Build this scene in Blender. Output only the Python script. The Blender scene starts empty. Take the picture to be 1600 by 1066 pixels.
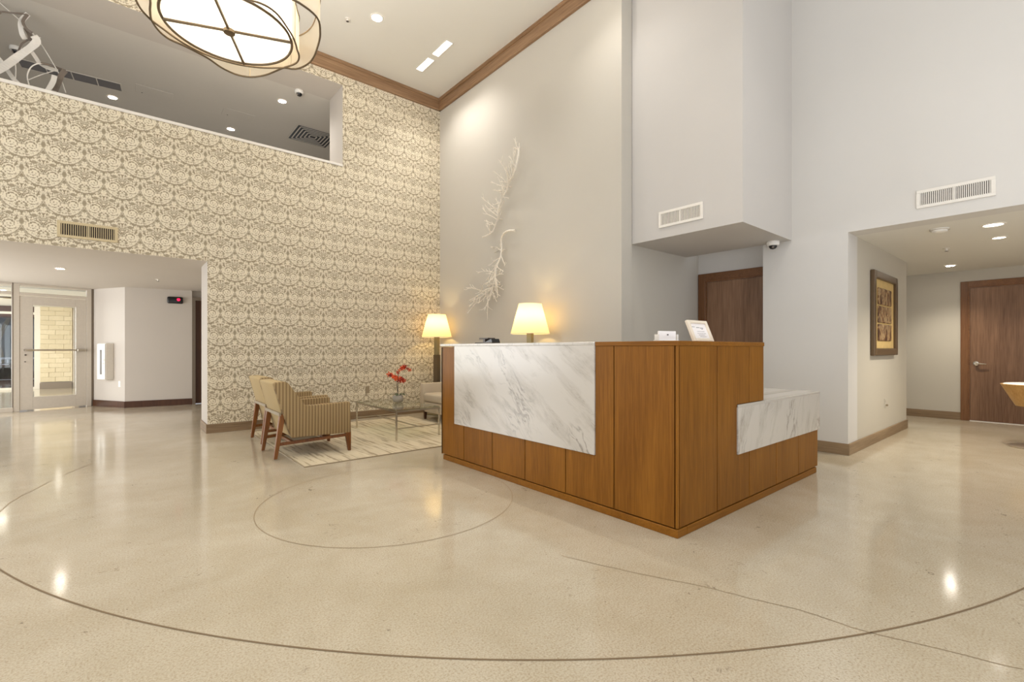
import bpy, bmesh, math, random
from mathutils import Vector, Matrix
random.seed(7)
PI = math.pi
S = bpy.context.scene
COL = S.collection

# ------------------------------------------------------------------ camera
TH, HC, FPX = 0.87491, 1.1, 733.7
cd = bpy.data.cameras.new('camera'); cam = bpy.data.objects.new('camera', cd); COL.objects.link(cam)
cam.location = (0, 0, HC); cam.rotation_euler = (PI/2, 0, TH - PI/2)
cd.sensor_width = 36; cd.lens = FPX/1600*36; cd.shift_y = 12.13/1600; cd.clip_start = 0.02; cd.clip_end = 200
S.camera = cam
# ------------------------------------------------------------------ world, lights, exposure
W = bpy.data.worlds.new('world'); S.world = W; W.use_nodes = True
W.node_tree.nodes['Background'].inputs[0].default_value = (0.90, 0.93, 1.0, 1)
W.node_tree.nodes['Background'].inputs[1].default_value = 0.8
S.view_settings.view_transform = 'Standard'; S.view_settings.look = 'None'
S.view_settings.exposure = 0.04; S.view_settings.gamma = 1.0; S.view_settings.use_curve_mapping = False
S.cycles.use_denoising = True
S.cycles.max_bounces = 8; S.cycles.diffuse_bounces = 5; S.cycles.glossy_bounces = 4
S.cycles.transmission_bounces = 6; S.cycles.transparent_max_bounces = 12
S.cycles.sample_clamp_indirect = 6
S.cycles.caustics_reflective = False; S.cycles.caustics_refractive = False

def area(name, loc, rot, sx, sy, power, color=(1, 1, 1)):
    l = bpy.data.lights.new(name, 'AREA'); l.shape = 'RECTANGLE'; l.size = sx; l.size_y = sy
    l.energy = power; l.color = color
    o = bpy.data.objects.new(name, l); COL.objects.link(o); o.location = loc; o.rotation_euler = rot
    return o
# added fill lights, standing for daylight from assumed windows behind the camera
area('lobby_fill', (1.0, -5.3, 2.9), (-PI/2, 0, PI), 11, 4.4, 85, (0.90, 0.965, 1.06))
area('lobby_fill', (-6.7, 1.0, 2.9), (PI/2, 0, -PI/2), 10, 4.4, 120, (0.90, 0.965, 1.06))
# added upward fill lights just above the floor, to brighten ceilings and walls
area('uplight_fill', (0.5, -3.6, 0.05), (PI, 0, 0), 9, 3.4, 410, (0.90, 0.96, 1.05))
area('uplight_fill', (-5.6, 2.4, 0.05), (PI, 0, 0), 2.6, 7.5, 230, (0.92, 0.965, 1.03))
# unseen fill lights added to brighten the mezzanine, the passage and the vestibule
area('mezzanine_fill', (-1.0, 14.6, 4.0), (PI/2, 0, PI), 11, 2.0, 45, (0.93, 0.96, 1.0)).rotation_euler = (-PI/2, 0, 0)
area('passage_fill', (-3.45, 10.2, 1.2), (PI/2, 0, -PI/2), 3.6, 1.7, 150, (0.95, 0.97, 1.0))
area('vestibule_fill', (-4.4, 15.6, 1.2), (PI/2, 0, -PI/2), 4.5, 1.9, 210, (1.0, 0.97, 0.9))

def spot(loc, power, color=(1, 0.965, 0.92), ang=110, blend=0.8, r=0.05, target=None):
    l = bpy.data.lights.new('lamp_light', 'SPOT'); l.energy = power; l.color = color
    l.spot_size = math.radians(ang); l.spot_blend = blend; l.shadow_soft_size = r
    o = bpy.data.objects.new('lamp_light', l); COL.objects.link(o); o.location = loc
    if target is not None:
        d = Vector(target) - Vector(loc); o.rotation_euler = d.to_track_quat('-Z', 'Y').to_euler()
    return o
def point(loc, power, color, r=0.04):
    l = bpy.data.lights.new('bulb_light', 'POINT'); l.energy = power; l.color = color; l.shadow_soft_size = r
    o = bpy.data.objects.new('bulb_light', l); COL.objects.link(o); o.location = loc
    return o

# ------------------------------------------------------------------ materials
def lin(c):
    return tuple(((v/255)/12.92 if v/255 <= 0.04045 else (((v/255)+0.055)/1.055)**2.4) for v in c)
class NT:
    def __init__(s, name):
        s.m = bpy.data.materials.new(name); s.m.use_nodes = True; s.t = s.m.node_tree; s.n = s.t.nodes
        s.p = s.n['Principled BSDF']; s.out = s.n['Material Output']
    def node(s, kind, **kw):
        n = s.n.new(kind)
        for k, v in kw.items(): setattr(n, k, v)
        return n
    def put(s, sock, v):
        if hasattr(v, 'is_output') or isinstance(v, bpy.types.NodeSocket): s.t.links.new(v, sock)
        else:
            if isinstance(v, tuple) and len(v) == 3 and sock.type == 'RGBA': v = v + (1,)
            sock.default_value = v
    def math(s, op, a, b=0.0, c=0.0, clamp=False):
        n = s.node('ShaderNodeMath', operation=op, use_clamp=clamp)
        s.put(n.inputs[0], a); s.put(n.inputs[1], b)
        if op in ('MULTIPLY_ADD', 'SMOOTH_MIN', 'WRAP', 'COMPARE'): s.put(n.inputs[2], c)
        return n.outputs[0]
    def coord(s, kind='Object'): return s.node('ShaderNodeTexCoord').outputs[kind]
    def mapping(s, v, loc=(0, 0, 0), rot=(0, 0, 0), sc=(1, 1, 1)):
        n = s.node('ShaderNodeMapping'); s.put(n.inputs[0], v)
        n.inputs[1].default_value = loc; n.inputs[2].default_value = rot; n.inputs[3].default_value = sc
        return n.outputs[0]
    def noise(s, v, scale, detail=3, rough=0.55, dist=0.0):
        n = s.node('ShaderNodeTexNoise'); s.put(n.inputs['Vector'], v)
        n.inputs['Scale'].default_value = scale; n.inputs['Detail'].default_value = detail
        n.inputs['Roughness'].default_value = rough; n.inputs['Distortion'].default_value = dist
        return n.outputs['Fac']
    def ramp(s, f, stops, interp='LINEAR'):
        n = s.node('ShaderNodeValToRGB'); s.put(n.inputs[0], f); e = n.color_ramp.elements
        n.color_ramp.interpolation = interp
        while len(e) < len(stops): e.new(0.5)
        for i, (p, c) in enumerate(stops):
            e[i].position = p; e[i].color = (c, c, c, 1) if not isinstance(c, tuple) else c + (1,)
        return n.outputs[0]
    def mix(s, f, a, b, mode='MIX'):
        n = s.node('ShaderNodeMix', data_type='RGBA', blend_type=mode)
        s.put(n.inputs[0], f); s.put(n.inputs[6], a); s.put(n.inputs[7], b)
        return n.outputs[2]
    def bump(s, h, strength=0.2, dist=0.01):
        n = s.node('ShaderNodeBump'); s.put(n.inputs['Height'], h)
        n.inputs['Strength'].default_value = strength; n.inputs['Distance'].default_value = dist
        s.t.links.new(n.outputs[0], s.p.inputs['Normal'])
    def set(s, **kw):
        for k, v in kw.items(): s.put(s.p.inputs[k.replace('_', ' ')], v)
        return s.m
M = {}
def plain(name, rgb, rough=0.6, metal=0.0, var=0.06, sc=30):
    t = NT(name); c = lin(rgb)
    f = t.noise(t.coord(), sc, 3)
    col = t.mix(f, tuple(v*(1-var) for v in c), tuple(min(1, v*(1+var)) for v in c))
    M[name] = t.set(Base_Color=col, Roughness=rough, Metallic=metal); return M[name]
def emit(name, rgb, strength):
    t = NT(name); c = lin(rgb)
    M[name] = t.set(Base_Color=c, Emission_Color=c, Emission_Strength=strength); return M[name]
def wood(name, c1, c2, axis=2, rough=0.4, grain=1.0, spec=0.4, blotch=0.5):
    t = NT(name); co = t.coord(); sc = [38*grain]*3; sc[axis] = 1.6*grain
    oi = t.node('ShaderNodeObjectInfo').outputs['Random']
    add = t.node('ShaderNodeVectorMath', operation='ADD'); t.put(add.inputs[0], co)
    cmb = t.node('ShaderNodeCombineXYZ'); t.put(cmb.inputs[0], t.math('MULTIPLY', oi, 7.0)); t.put(cmb.inputs[1], t.math('MULTIPLY', oi, 3.0)); t.put(cmb.inputs[2], t.math('MULTIPLY', oi, 5.0))
    t.put(add.inputs[1], cmb.outputs[0]); v = add.outputs[0]
    f1 = t.noise(t.mapping(v, sc=tuple(sc)), 1.0, 5, 0.6, 0.4)
    sc2 = [5*grain]*3; sc2[axis] = 0.9*grain
    f2 = t.noise(t.mapping(v, sc=tuple(sc2)), 1.0, 3, 0.5)
    sc3 = [160*grain]*3; sc3[axis] = 6*grain
    f3 = t.noise(t.mapping(v, sc=tuple(sc3)), 1.0, 2, 0.5)
    f = t.math('ADD', t.math('MULTIPLY', f1, 0.45), t.math('MULTIPLY', f2, blotch))
    f = t.math('ADD', f, t.math('MULTIPLY', t.math('SUBTRACT', f3, 0.5), 0.5))
    f = t.math('ADD', f, t.math('MULTIPLY', t.math('SUBTRACT', oi, 0.5), 0.10))
    col = t.ramp(f, [(0.25, lin(c1)), (0.72, lin(c2))])
    t.bump(f3, 0.06, 0.002)
    M[name] = t.set(Base_Color=col, Roughness=rough); t.p.inputs['Specular IOR Level'].default_value = spec
    return M[name]
def paint(name, rgb, rough=0.75):
    t = NT(name); co = t.coord(); c = lin(rgb)
    f = t.noise(co, 1.3, 3); g = t.noise(t.mapping(co, sc=(1, 1, .35)), 260, 2)
    col = t.mix(f, tuple(v*0.97 for v in c), tuple(min(1, v*1.03) for v in c))
    t.bump(g, 0.05, 0.002)
    M[name] = t.set(Base_Color=col, Roughness=rough); t.p.inputs['Specular IOR Level'].default_value = 0.25
paint('wall_paint', (207, 203, 197)); paint('wall_pale', (190, 184, 173)); paint('wall_bulk', (193, 188, 182)); paint('ceiling_paint', (218, 215, 207)); paint('hall_paint', (192, 185, 171))
paint('mezz_paint', (208, 202, 192)); paint('passage_paint', (198, 190, 180))
wood('desk_wood', (112, 68, 14), (152, 100, 32), 2, 0.42, 1.0, 0.22, 0.45)
wood('desk_wood_flat', (112, 68, 14), (150, 98, 30), 0, 0.42, 1.0, 0.22, 0.45)
wood('desk_wood_side', (112, 68, 14), (150, 98, 30), 1, 0.42, 1.0, 0.22, 0.45)
wood('crown_wood', (112, 82, 56), (164, 132, 100), 0, 0.45, 0.8)
wood('crown_wood_side', (112, 82, 56), (164, 132, 100), 1, 0.45, 0.8)
wood('base_wood', (112, 90, 66), (156, 132, 102), 0, 0.5, 0.8)
wood('base_wood_side', (112, 90, 66), (156, 132, 102), 1, 0.5, 0.8)
wood('door_wood', (98, 68, 46), (150, 114, 86), 2, 0.42, 0.6, 0.4, 0.55)
wood('casing_wood', (96, 60, 32), (136, 94, 58), 2, 0.42, 0.9)
wood('casing_wood_flat', (96, 60, 32), (136, 94, 58), 1, 0.42, 0.9)
wood('dark_wood', (58, 34, 20), (88, 56, 36), 2, 0.45, 0.8)
wood('chair_wood', (92, 50, 18), (142, 90, 42), 2, 0.4, 1.4)
wood('tub_wood', (158, 116, 62), (204, 164, 104), 2, 0.35, 1.2)
plain('white_metal', (226, 220, 210), 0.45); plain('white_plastic', (228, 224, 216), 0.4)
plain('tan_metal', (196, 178, 140), 0.5); plain('dark_inside', (46, 36, 28), 0.8); plain('black_plastic', (16, 15, 15), 0.3)
plain('steel', (190, 180, 164), 0.3, 0.9); plain('bronze', (104, 88, 66), 0.45, 0.5); plain('lamp_metal', (150, 138, 104), 0.35, 0.7)
plain('alum', (200, 191, 178), 0.5, 0.0); plain('alum_dark', (120, 108, 94), 0.5, 0.1); plain('chrome', (215, 208, 196), 0.2, 0.9)
plain('paper', (240, 236, 234), 0.7, 0, 0.02); plain('cream_frame', (232, 220, 200), 0.45, 0, 0.03); plain('ink', (120, 116, 120), 0.7)
plain('ceramic', (154, 146, 134), 0.35, 0, 0.1, 9); plain('leaf', (66, 76, 46), 0.5); plain('stem', (70, 54, 38), 0.6)
plain('branch', (224, 216, 202), 0.55, 0, 0.25, 30); plain('slate', (78, 68, 60), 0.4); plain('grey_block', (132, 120, 108), 0.5)
plain('ribbon_white', (226, 220, 210), 0.5, 0, 0.05); plain('ribbon_dark', (110, 98, 86), 0.5); plain('wire', (214, 208, 198), 0.4)
plain('outlet_tan', (150, 134, 108), 0.5); plain('dark_joint', (120, 100, 74), 0.8); plain('crack', (148, 128, 100), 0.8)
plain('fabric_sofa', (182, 168, 146), 0.9, 0, 0.1, 160); plain('fabric_plain', (180, 158, 116), 0.9, 0, 0.1, 160)
plain('white_seat', (236, 232, 228), 0.6); plain('white_panel', (238, 232, 222), 0.5)
plain('mat_board', (206, 176, 116), 0.7, 0, 0.22, 14); plain('pic_frame', (98, 78, 54), 0.35, 0.2)
plain('car_paint', (62, 34, 32), 0.25, 0.2); plain('car_glass', (34, 36, 42), 0.1); plain('tyre', (24, 24, 26), 0.8); plain('car_trim', (190, 190, 205), 0.3)
plain('rail_paint', (206, 208, 220), 0.5); plain('pillar_blue', (178, 186, 206), 0.5); plain('hedge', (74, 88, 56), 0.9, 0, 0.5, 14)
plain('bark', (136, 126, 112), 0.8, 0, 0.3, 9); plain('foliage', (70, 84, 66), 0.9, 0, 0.5, 6); plain('fascia', (92, 52, 44), 0.6); plain('asphalt', (112, 116, 128), 0.9)
plain('house_wall', (120, 124, 132), 0.8, 0, 0.1, 3); plain('house_glass', (56, 64, 78), 0.2)
emit('lens_glow', (255, 246, 232), 110.0); emit('linear_glow', (255, 248, 238), 12.0); emit('red_light', (255, 20, 70), 2.0)

# petals
t = NT('petal'); f = t.noise(t.coord(), 60, 2)
oi = t.node('ShaderNodeObjectInfo').outputs['Random']; f = t.math('ADD', t.math('MULTIPLY', f, 0.5), t.math('MULTIPLY', oi, 0.5))
M['petal'] = t.set(Base_Color=t.ramp(f, [(0.25, lin((112, 16, 8))), (0.5, lin((188, 46, 16))), (0.75, lin((224, 92, 40)))]), Roughness=0.6)
t.p.inputs['Specular IOR Level'].default_value = 0.2
# damask wallpaper: half-drop ogee scales filled with mirrored scrollwork
t = NT('wallpaper'); sep = t.node('ShaderNodeSeparateXYZ'); t.put(sep.inputs[0], t.coord('Object'))
X, Z = sep.outputs[0], sep.outputs[2]
WW, RP, AH = 0.3315, 0.288, 0.155
def lattice(xo, zo):
    u = t.math('SUBTRACT', t.math('FRACT', t.math('DIVIDE', t.math('SUBTRACT', X, xo), WW)), 0.5)      # -.5..5, notch at the ends
    au = t.math('ABSOLUTE', u)
    q = t.math('SUBTRACT', 1.0, t.math('MULTIPLY', t.math('MULTIPLY', au, au), 4.0))
    arc = t.math('MULTIPLY', t.math('POWER', t.math('MAXIMUM', q, 0.0001), 0.62), AH)
    d = t.math('ADD', t.math('SUBTRACT', Z, zo), arc)
    d = t.math('MULTIPLY', t.math('FRACT', t.math('DIVIDE', d, RP*2)), RP*2)                          # height above the arc of its scale
    return au, arc, d
auE, arcE, dE = lattice(1.183, 1.864); auO, arcO, dO = lattice(1.183 + WW/2, 1.864 - RP)
isE = t.math('LESS_THAN', dE, dO)
def pick(a, b): return t.math('ADD', t.math('MULTIPLY', isE, a), t.math('MULTIPLY', t.math('SUBTRACT', 1.0, isE), b))
au = pick(auE, auO); A = pick(dE, dO); v = t.math('SUBTRACT', A, pick(arcE, arcO)); Aup = t.math('SUBTRACT', pick(dO, dE), 0.0)
ux = t.math('MULTIPLY', au, WW)
# swirl
sx = t.math('SUBTRACT', ux, 0.078); sz = t.math('SUBTRACT', v, -0.012)
rr = t.math('SQRT', t.math('ADD', t.math('MULTIPLY', sx, sx), t.math('MULTIPLY', sz, sz)))
th = t.math('ARCTAN2', sz, sx)
spir = t.math('SINE', t.math('ADD', t.math('MULTIPLY', th, -1.0), t.math('MULTIPLY', rr, 235.0)))
inswirl = t.ramp(rr, [(0.062, 1.0), (0.072, 0.0)])
cmb = t.node('ShaderNodeCombineXYZ'); t.put(cmb.inputs[0], ux); t.put(cmb.inputs[1], v)
n1 = t.noise(cmb.outputs[0], 44, 1, 0.5, 2.2); n2 = t.noise(cmb.outputs[0], 24, 1, 0.5, 0.8)
f = t.math('SUBTRACT', t.math('ADD', t.math('MULTIPLY', n1, 0.75), t.math('MULTIPLY', n2, 0.45)), 0.10)
f = t.math('ADD', f, t.math('MULTIPLY', t.math('MULTIPLY', t.math('SUBTRACT', spir, 0.25), inswirl), -0.10))
dark = t.ramp(f, [(0.455, 1.0), (0.505, 0.0)])
line = t.ramp(A, [(0.009, 1.0), (0.016, 0.0)])
halo = t.ramp(A, [(0.014, 0.0), (0.018, 1.0), (0.026, 1.0), (0.032, 0.0)])
bx = t.math('DIVIDE', t.math('SUBTRACT', 0.5, au), 0.062); bz = t.math('DIVIDE', t.math('SUBTRACT', v, 0.028), 0.045)
blob = t.math('MULTIPLY', t.ramp(t.math('ADD', t.math('MULTIPLY', bx, bx), t.math('MULTIPLY', bz, bz)), [(0.35, 1.0), (1.0, 0.0)]), 0.85)
b2x = t.math('DIVIDE', t.math('SUBTRACT', ux, 0.072), 0.026); b2z = t.math('DIVIDE', t.math('SUBTRACT', v, 0.105), 0.022)
b2 = t.ramp(t.math('ADD', t.math('MULTIPLY', b2x, b2x), t.math('MULTIPLY', b2z, b2z)), [(0.5, 0.8), (1.0, 0.0)])
dark = t.math('MULTIPLY', dark, t.math('SUBTRACT', 1.0, t.math('MULTIPLY', halo, 0.6)))
dark = t.math('MAXIMUM', t.math('MULTIPLY', dark, 0.92), t.math('MAXIMUM', t.math('MULTIPLY', line, 0.8), t.math('MAXIMUM', blob, b2)))
col = t.mix(dark, lin((222, 211, 187)), lin((138, 123, 98)))
t.bump(dark, 0.1, 0.002)
M['wallpaper'] = t.set(Base_Color=col, Roughness=t.math('ADD', 0.42, t.math('MULTIPLY', dark, 0.3)))
t.p.inputs['Specular IOR Level'].default_value = 0.35
# polished concrete
t = NT('concrete'); co = t.coord()
big = t.noise(co, 0.9, 4, 0.6, 0.5); mid = t.noise(co, 5, 4, 0.6); fine = t.noise(co, 130, 3, 0.7); sp = t.noise(co, 70, 1, 0.5)
c = t.mix(t.ramp(big, [(0.3, 0.0), (0.7, 1.0)]), lin((178, 166, 143)), lin((200, 190, 171)))
c = t.mix(t.math('MULTIPLY', t.ramp(mid, [(0.4, 0.0), (0.75, 1.0)]), 0.35), c, lin((172, 157, 130)))
c = t.mix(t.math('MULTIPLY', t.ramp(fine, [(0.38, 1.0), (0.5, 0.0)]), 0.42), c, lin((142, 118, 84)))
c = t.mix(t.math('MULTIPLY', t.ramp(fine, [(0.55, 0.0), (0.7, 1.0)]), 0.35), c, lin((226, 212, 184)))
c = t.mix(t.math('MULTIPLY', t.ramp(sp, [(0.22, 1.0), (0.27, 0.0)]), 0.6), c, lin((104, 84, 60)))
sm = t.noise(t.mapping(co, sc=(1.0, 2.2, 1)), 2.3, 2); sm2 = t.noise(co, 24, 3, 0.7, 1.0)
smud = t.math('MULTIPLY', t.ramp(sm, [(0.57, 0.0), (0.64, 1.0)]), t.ramp(sm2, [(0.62, 0.0), (0.67, 1.0)]))
c = t.mix(t.math('MULTIPLY', smud, 0.6), c, lin((92, 78, 62)))
M['concrete'] = t.set(Base_Color=c, Roughness=t.math('ADD', 0.06, t.math('MULTIPLY', mid, 0.10)))
t.p.inputs['Specular IOR Level'].default_value = 0.55
# marble
def marble(name, ax, ang, light=1.0):
    t = NT(name); sep = t.node('ShaderNodeSeparateXYZ'); t.put(sep.inputs[0], t.coord())
    cm = t.node('ShaderNodeCombineXYZ'); t.put(cm.inputs[0], sep.outputs[ax]); t.put(cm.inputs[1], sep.outputs[2 if ax != 2 else 1])
    r0 = t.mapping(cm.outputs[0], rot=(0, 0, ang))
    warp = t.noise(r0, 2.2, 3, 0.6)
    wv = t.node('ShaderNodeVectorMath', operation='ADD'); t.put(wv.inputs[0], t.mapping(r0, sc=(0.9, 4.2, 1)))
    wc = t.node('ShaderNodeCombineXYZ'); t.put(wc.inputs[1], t.math('MULTIPLY', warp, 1.3)); t.put(wv.inputs[1], wc.outputs[0])
    a = t.noise(wv.outputs[0], 1.5, 6, 0.62, 0.5)
    vein = t.ramp(t.math('ABSOLUTE', t.math('SUBTRACT', a, 0.5)), [(0.0, 1.0), (0.008, 0.5), (0.03, 0.0)])
    mask = t.ramp(t.noise(r0, 1.9, 2), [(0.50, 0.0), (0.66, 1.0)])
    cloud = t.ramp(t.noise(t.mapping(r0, loc=(3, 1, 0), sc=(0.8, 3.0, 1)), 2.4, 5, 0.65, 0.4), [(0.5, 0.0), (0.82, 1.0)])
    b = t.noise(t.mapping(r0, loc=(7, 2, 0), sc=(0.7, 7, 1)), 2.2, 5, 0.7, 1.0)
    v2 = t.ramp(t.math('ABSOLUTE', t.math('SUBTRACT', b, 0.5)), [(0.0, 1.0), (0.02, 0.0)])
    base = t.mix(t.math('MULTIPLY', cloud, 0.75), lin((200, 194, 185)), lin((152, 143, 131)))
    base = t.mix(t.math('MULTIPLY', t.math('MULTIPLY', vein, mask), 0.7), base, lin((98, 87, 77)))
    base = t.mix(t.math('MULTIPLY', t.math('MULTIPLY', v2, cloud), 0.8), base, lin((126, 106, 84)))
    M[name] = t.set(Base_Color=base, Roughness=0.22)
marble('marble_front', 1, -0.62); marble('marble_side', 0, -1.15); marble('marble_top', 2, 0.3)
# striped upholstery: light beige ground with brown stripes along x
t = NT('fabric_stripe'); sep = t.node('ShaderNodeSeparateXYZ'); t.put(sep.inputs[0], t.coord())
w = t.math('SINE', t.math('MULTIPLY', sep.outputs[0], 2*PI/0.030))
f = t.ramp(t.math('ADD', t.math('MULTIPLY', w, 0.5), 0.5), [(0.35, 0.0), (0.65, 1.0)])
col = t.mix(t.math('MULTIPLY', f, 0.8), lin((160, 136, 96)), lin((112, 89, 58)))
wv = t.noise(t.mapping(t.coord(), sc=(1, 1, 1)), 300, 2); t.bump(wv, 0.25, 0.003)
M['fabric_stripe'] = t.set(Base_Color=t.mix(t.math('MULTIPLY', wv, 0.25), col, lin((120, 98, 66))), Roughness=0.92)
# rug
t = NT('rug'); co = t.coord()
s1 = t.noise(t.mapping(co, sc=(26, 1.7, 1)), 1.0, 3, 0.6); s2 = t.noise(t.mapping(co, sc=(9, 1.1, 1)), 1.0, 2); s3 = t.noise(co, 220, 2)
f = t.ramp(s1, [(0.52, 0.0), (0.60, 1.0)])
col = t.mix(t.math('MULTIPLY', f, 0.75), lin((196, 182, 154)), lin((130, 112, 88)))
col = t.mix(t.math('MULTIPLY', t.ramp(s2, [(0.45, 0.0), (0.65, 1.0)]), 0.3), col, lin((222, 210, 184)))
t.bump(s3, 0.3, 0.004)
M['rug'] = t.set(Base_Color=col, Roughness=0.95)
# nine-panel abstract of the framed picture: blocks in browns
t = NT('pic_block'); co = t.coord(); oi = t.node('ShaderNodeObjectInfo').outputs['Random']
mp = t.node('ShaderNodeVectorMath', operation='ADD'); t.put(mp.inputs[0], t.mapping(co, sc=(11, 1, 5)))
cc = t.node('ShaderNodeCombineXYZ'); t.put(cc.inputs[0], t.math('MULTIPLY', oi, 9.0)); t.put(cc.inputs[2], t.math('MULTIPLY', oi, 4.0)); t.put(mp.inputs[1], cc.outputs[0])
f = t.noise(mp.outputs[0], 1.2, 3, 0.5, 1.2)
M['pic_block'] = t.set(Base_Color=t.ramp(f, [(0.36, lin((76, 46, 24))), (0.47, lin((128, 92, 58))), (0.54, lin((180, 152, 112))), (0.66, lin((92, 62, 42)))]), Roughness=0.6)
# vestibule rough-faced stone
t = NT('stone'); co = t.coord(); f = t.noise(co, 18, 4, 0.6); t.bump(f, 0.5, 0.02)
oi = t.node('ShaderNodeObjectInfo').outputs['Random']
M['stone'] = t.set(Base_Color=t.mix(t.math('ADD', t.math('MULTIPLY', f, .5), t.math('MULTIPLY', oi, .5)), lin((204, 190, 160)), lin((226, 214, 188))), Roughness=0.85)
# thin glass
def glass(name, tint, gloss=0.9):
    t = NT(name); tr = t.node('ShaderNodeBsdfTransparent'); tr.inputs[0].default_value = tint + (1,)
    gl = t.node('ShaderNodeBsdfGlossy'); gl.inputs[0].default_value = (gloss, gloss, gloss, 1); gl.inputs[1].default_value = 0.02
    fr = t.node('ShaderNodeFresnel'); fr.inputs[0].default_value = 1.5
    mx = t.node('ShaderNodeMixShader'); bf = t.node('ShaderNodeNewGeometry').outputs['Backfacing']
    t.put(mx.inputs[0], t.math('MULTIPLY', fr.outputs[0], t.math('SUBTRACT', 1.0, bf))); t.put(mx.inputs[1], tr.outputs[0]); t.put(mx.inputs[2], gl.outputs[0])
    t.t.links.new(mx.outputs[0], t.out.inputs[0]); M[name] = t.m
glass('pane_glass', (0.93, 0.95, 0.95)); glass('table_glass', (0.92, 0.95, 0.91)); 
# translucent shades
def shade(name, rgb, em=0.0, tw=0.6):
    t = NT(name); c = lin(rgb)
    d = t.node('ShaderNodeBsdfDiffuse'); d.inputs[0].default_value = c + (1,)
    tl = t.node('ShaderNodeBsdfTranslucent'); tl.inputs[0].default_value = c + (1,)
    mx = t.node('ShaderNodeMixShader'); mx.inputs[0].default_value = tw; t.put(mx.inputs[1], d.outputs[0]); t.put(mx.inputs[2], tl.outputs[0])
    last = mx.outputs[0]
    if em > 0:
        e = t.node('ShaderNodeEmission'); e.inputs[0].default_value = c + (1,); e.inputs[1].default_value = em
        a = t.node('ShaderNodeAddShader'); t.put(a.inputs[0], last); t.put(a.inputs[1], e.outputs[0]); last = a.outputs[0]
    t.t.links.new(last, t.out.inputs[0]); M[name] = t.m
shade('lamp_shade', (255, 238, 196), 0.0, 0.6)
shade('drum_fabric', (225, 216, 198), 0.3, 0.65); shade('diffuser', (128, 123, 112), 0.9, 0.7)
# sheer outer fabric: half transparent
t = NT('sheer'); c = lin((252, 244, 228))
d = t.node('ShaderNodeBsdfDiffuse'); d.inputs[0].default_value = c + (1,); tl = t.node('ShaderNodeBsdfTranslucent'); tl.inputs[0].default_value = c + (1,)
mx = t.node('ShaderNodeMixShader'); mx.inputs[0].default_value = 0.7; t.put(mx.inputs[1], d.outputs[0]); t.put(mx.inputs[2], tl.outputs[0])
tr = t.node('ShaderNodeBsdfTransparent'); m2 = t.node('ShaderNodeMixShader'); m2.inputs[0].default_value = 0.72
t.put(m2.inputs[1], tr.outputs[0]); t.put(m2.inputs[2], mx.outputs[0]); t.t.links.new(m2.outputs[0], t.out.inputs[0]); M['sheer'] = t.m

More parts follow.
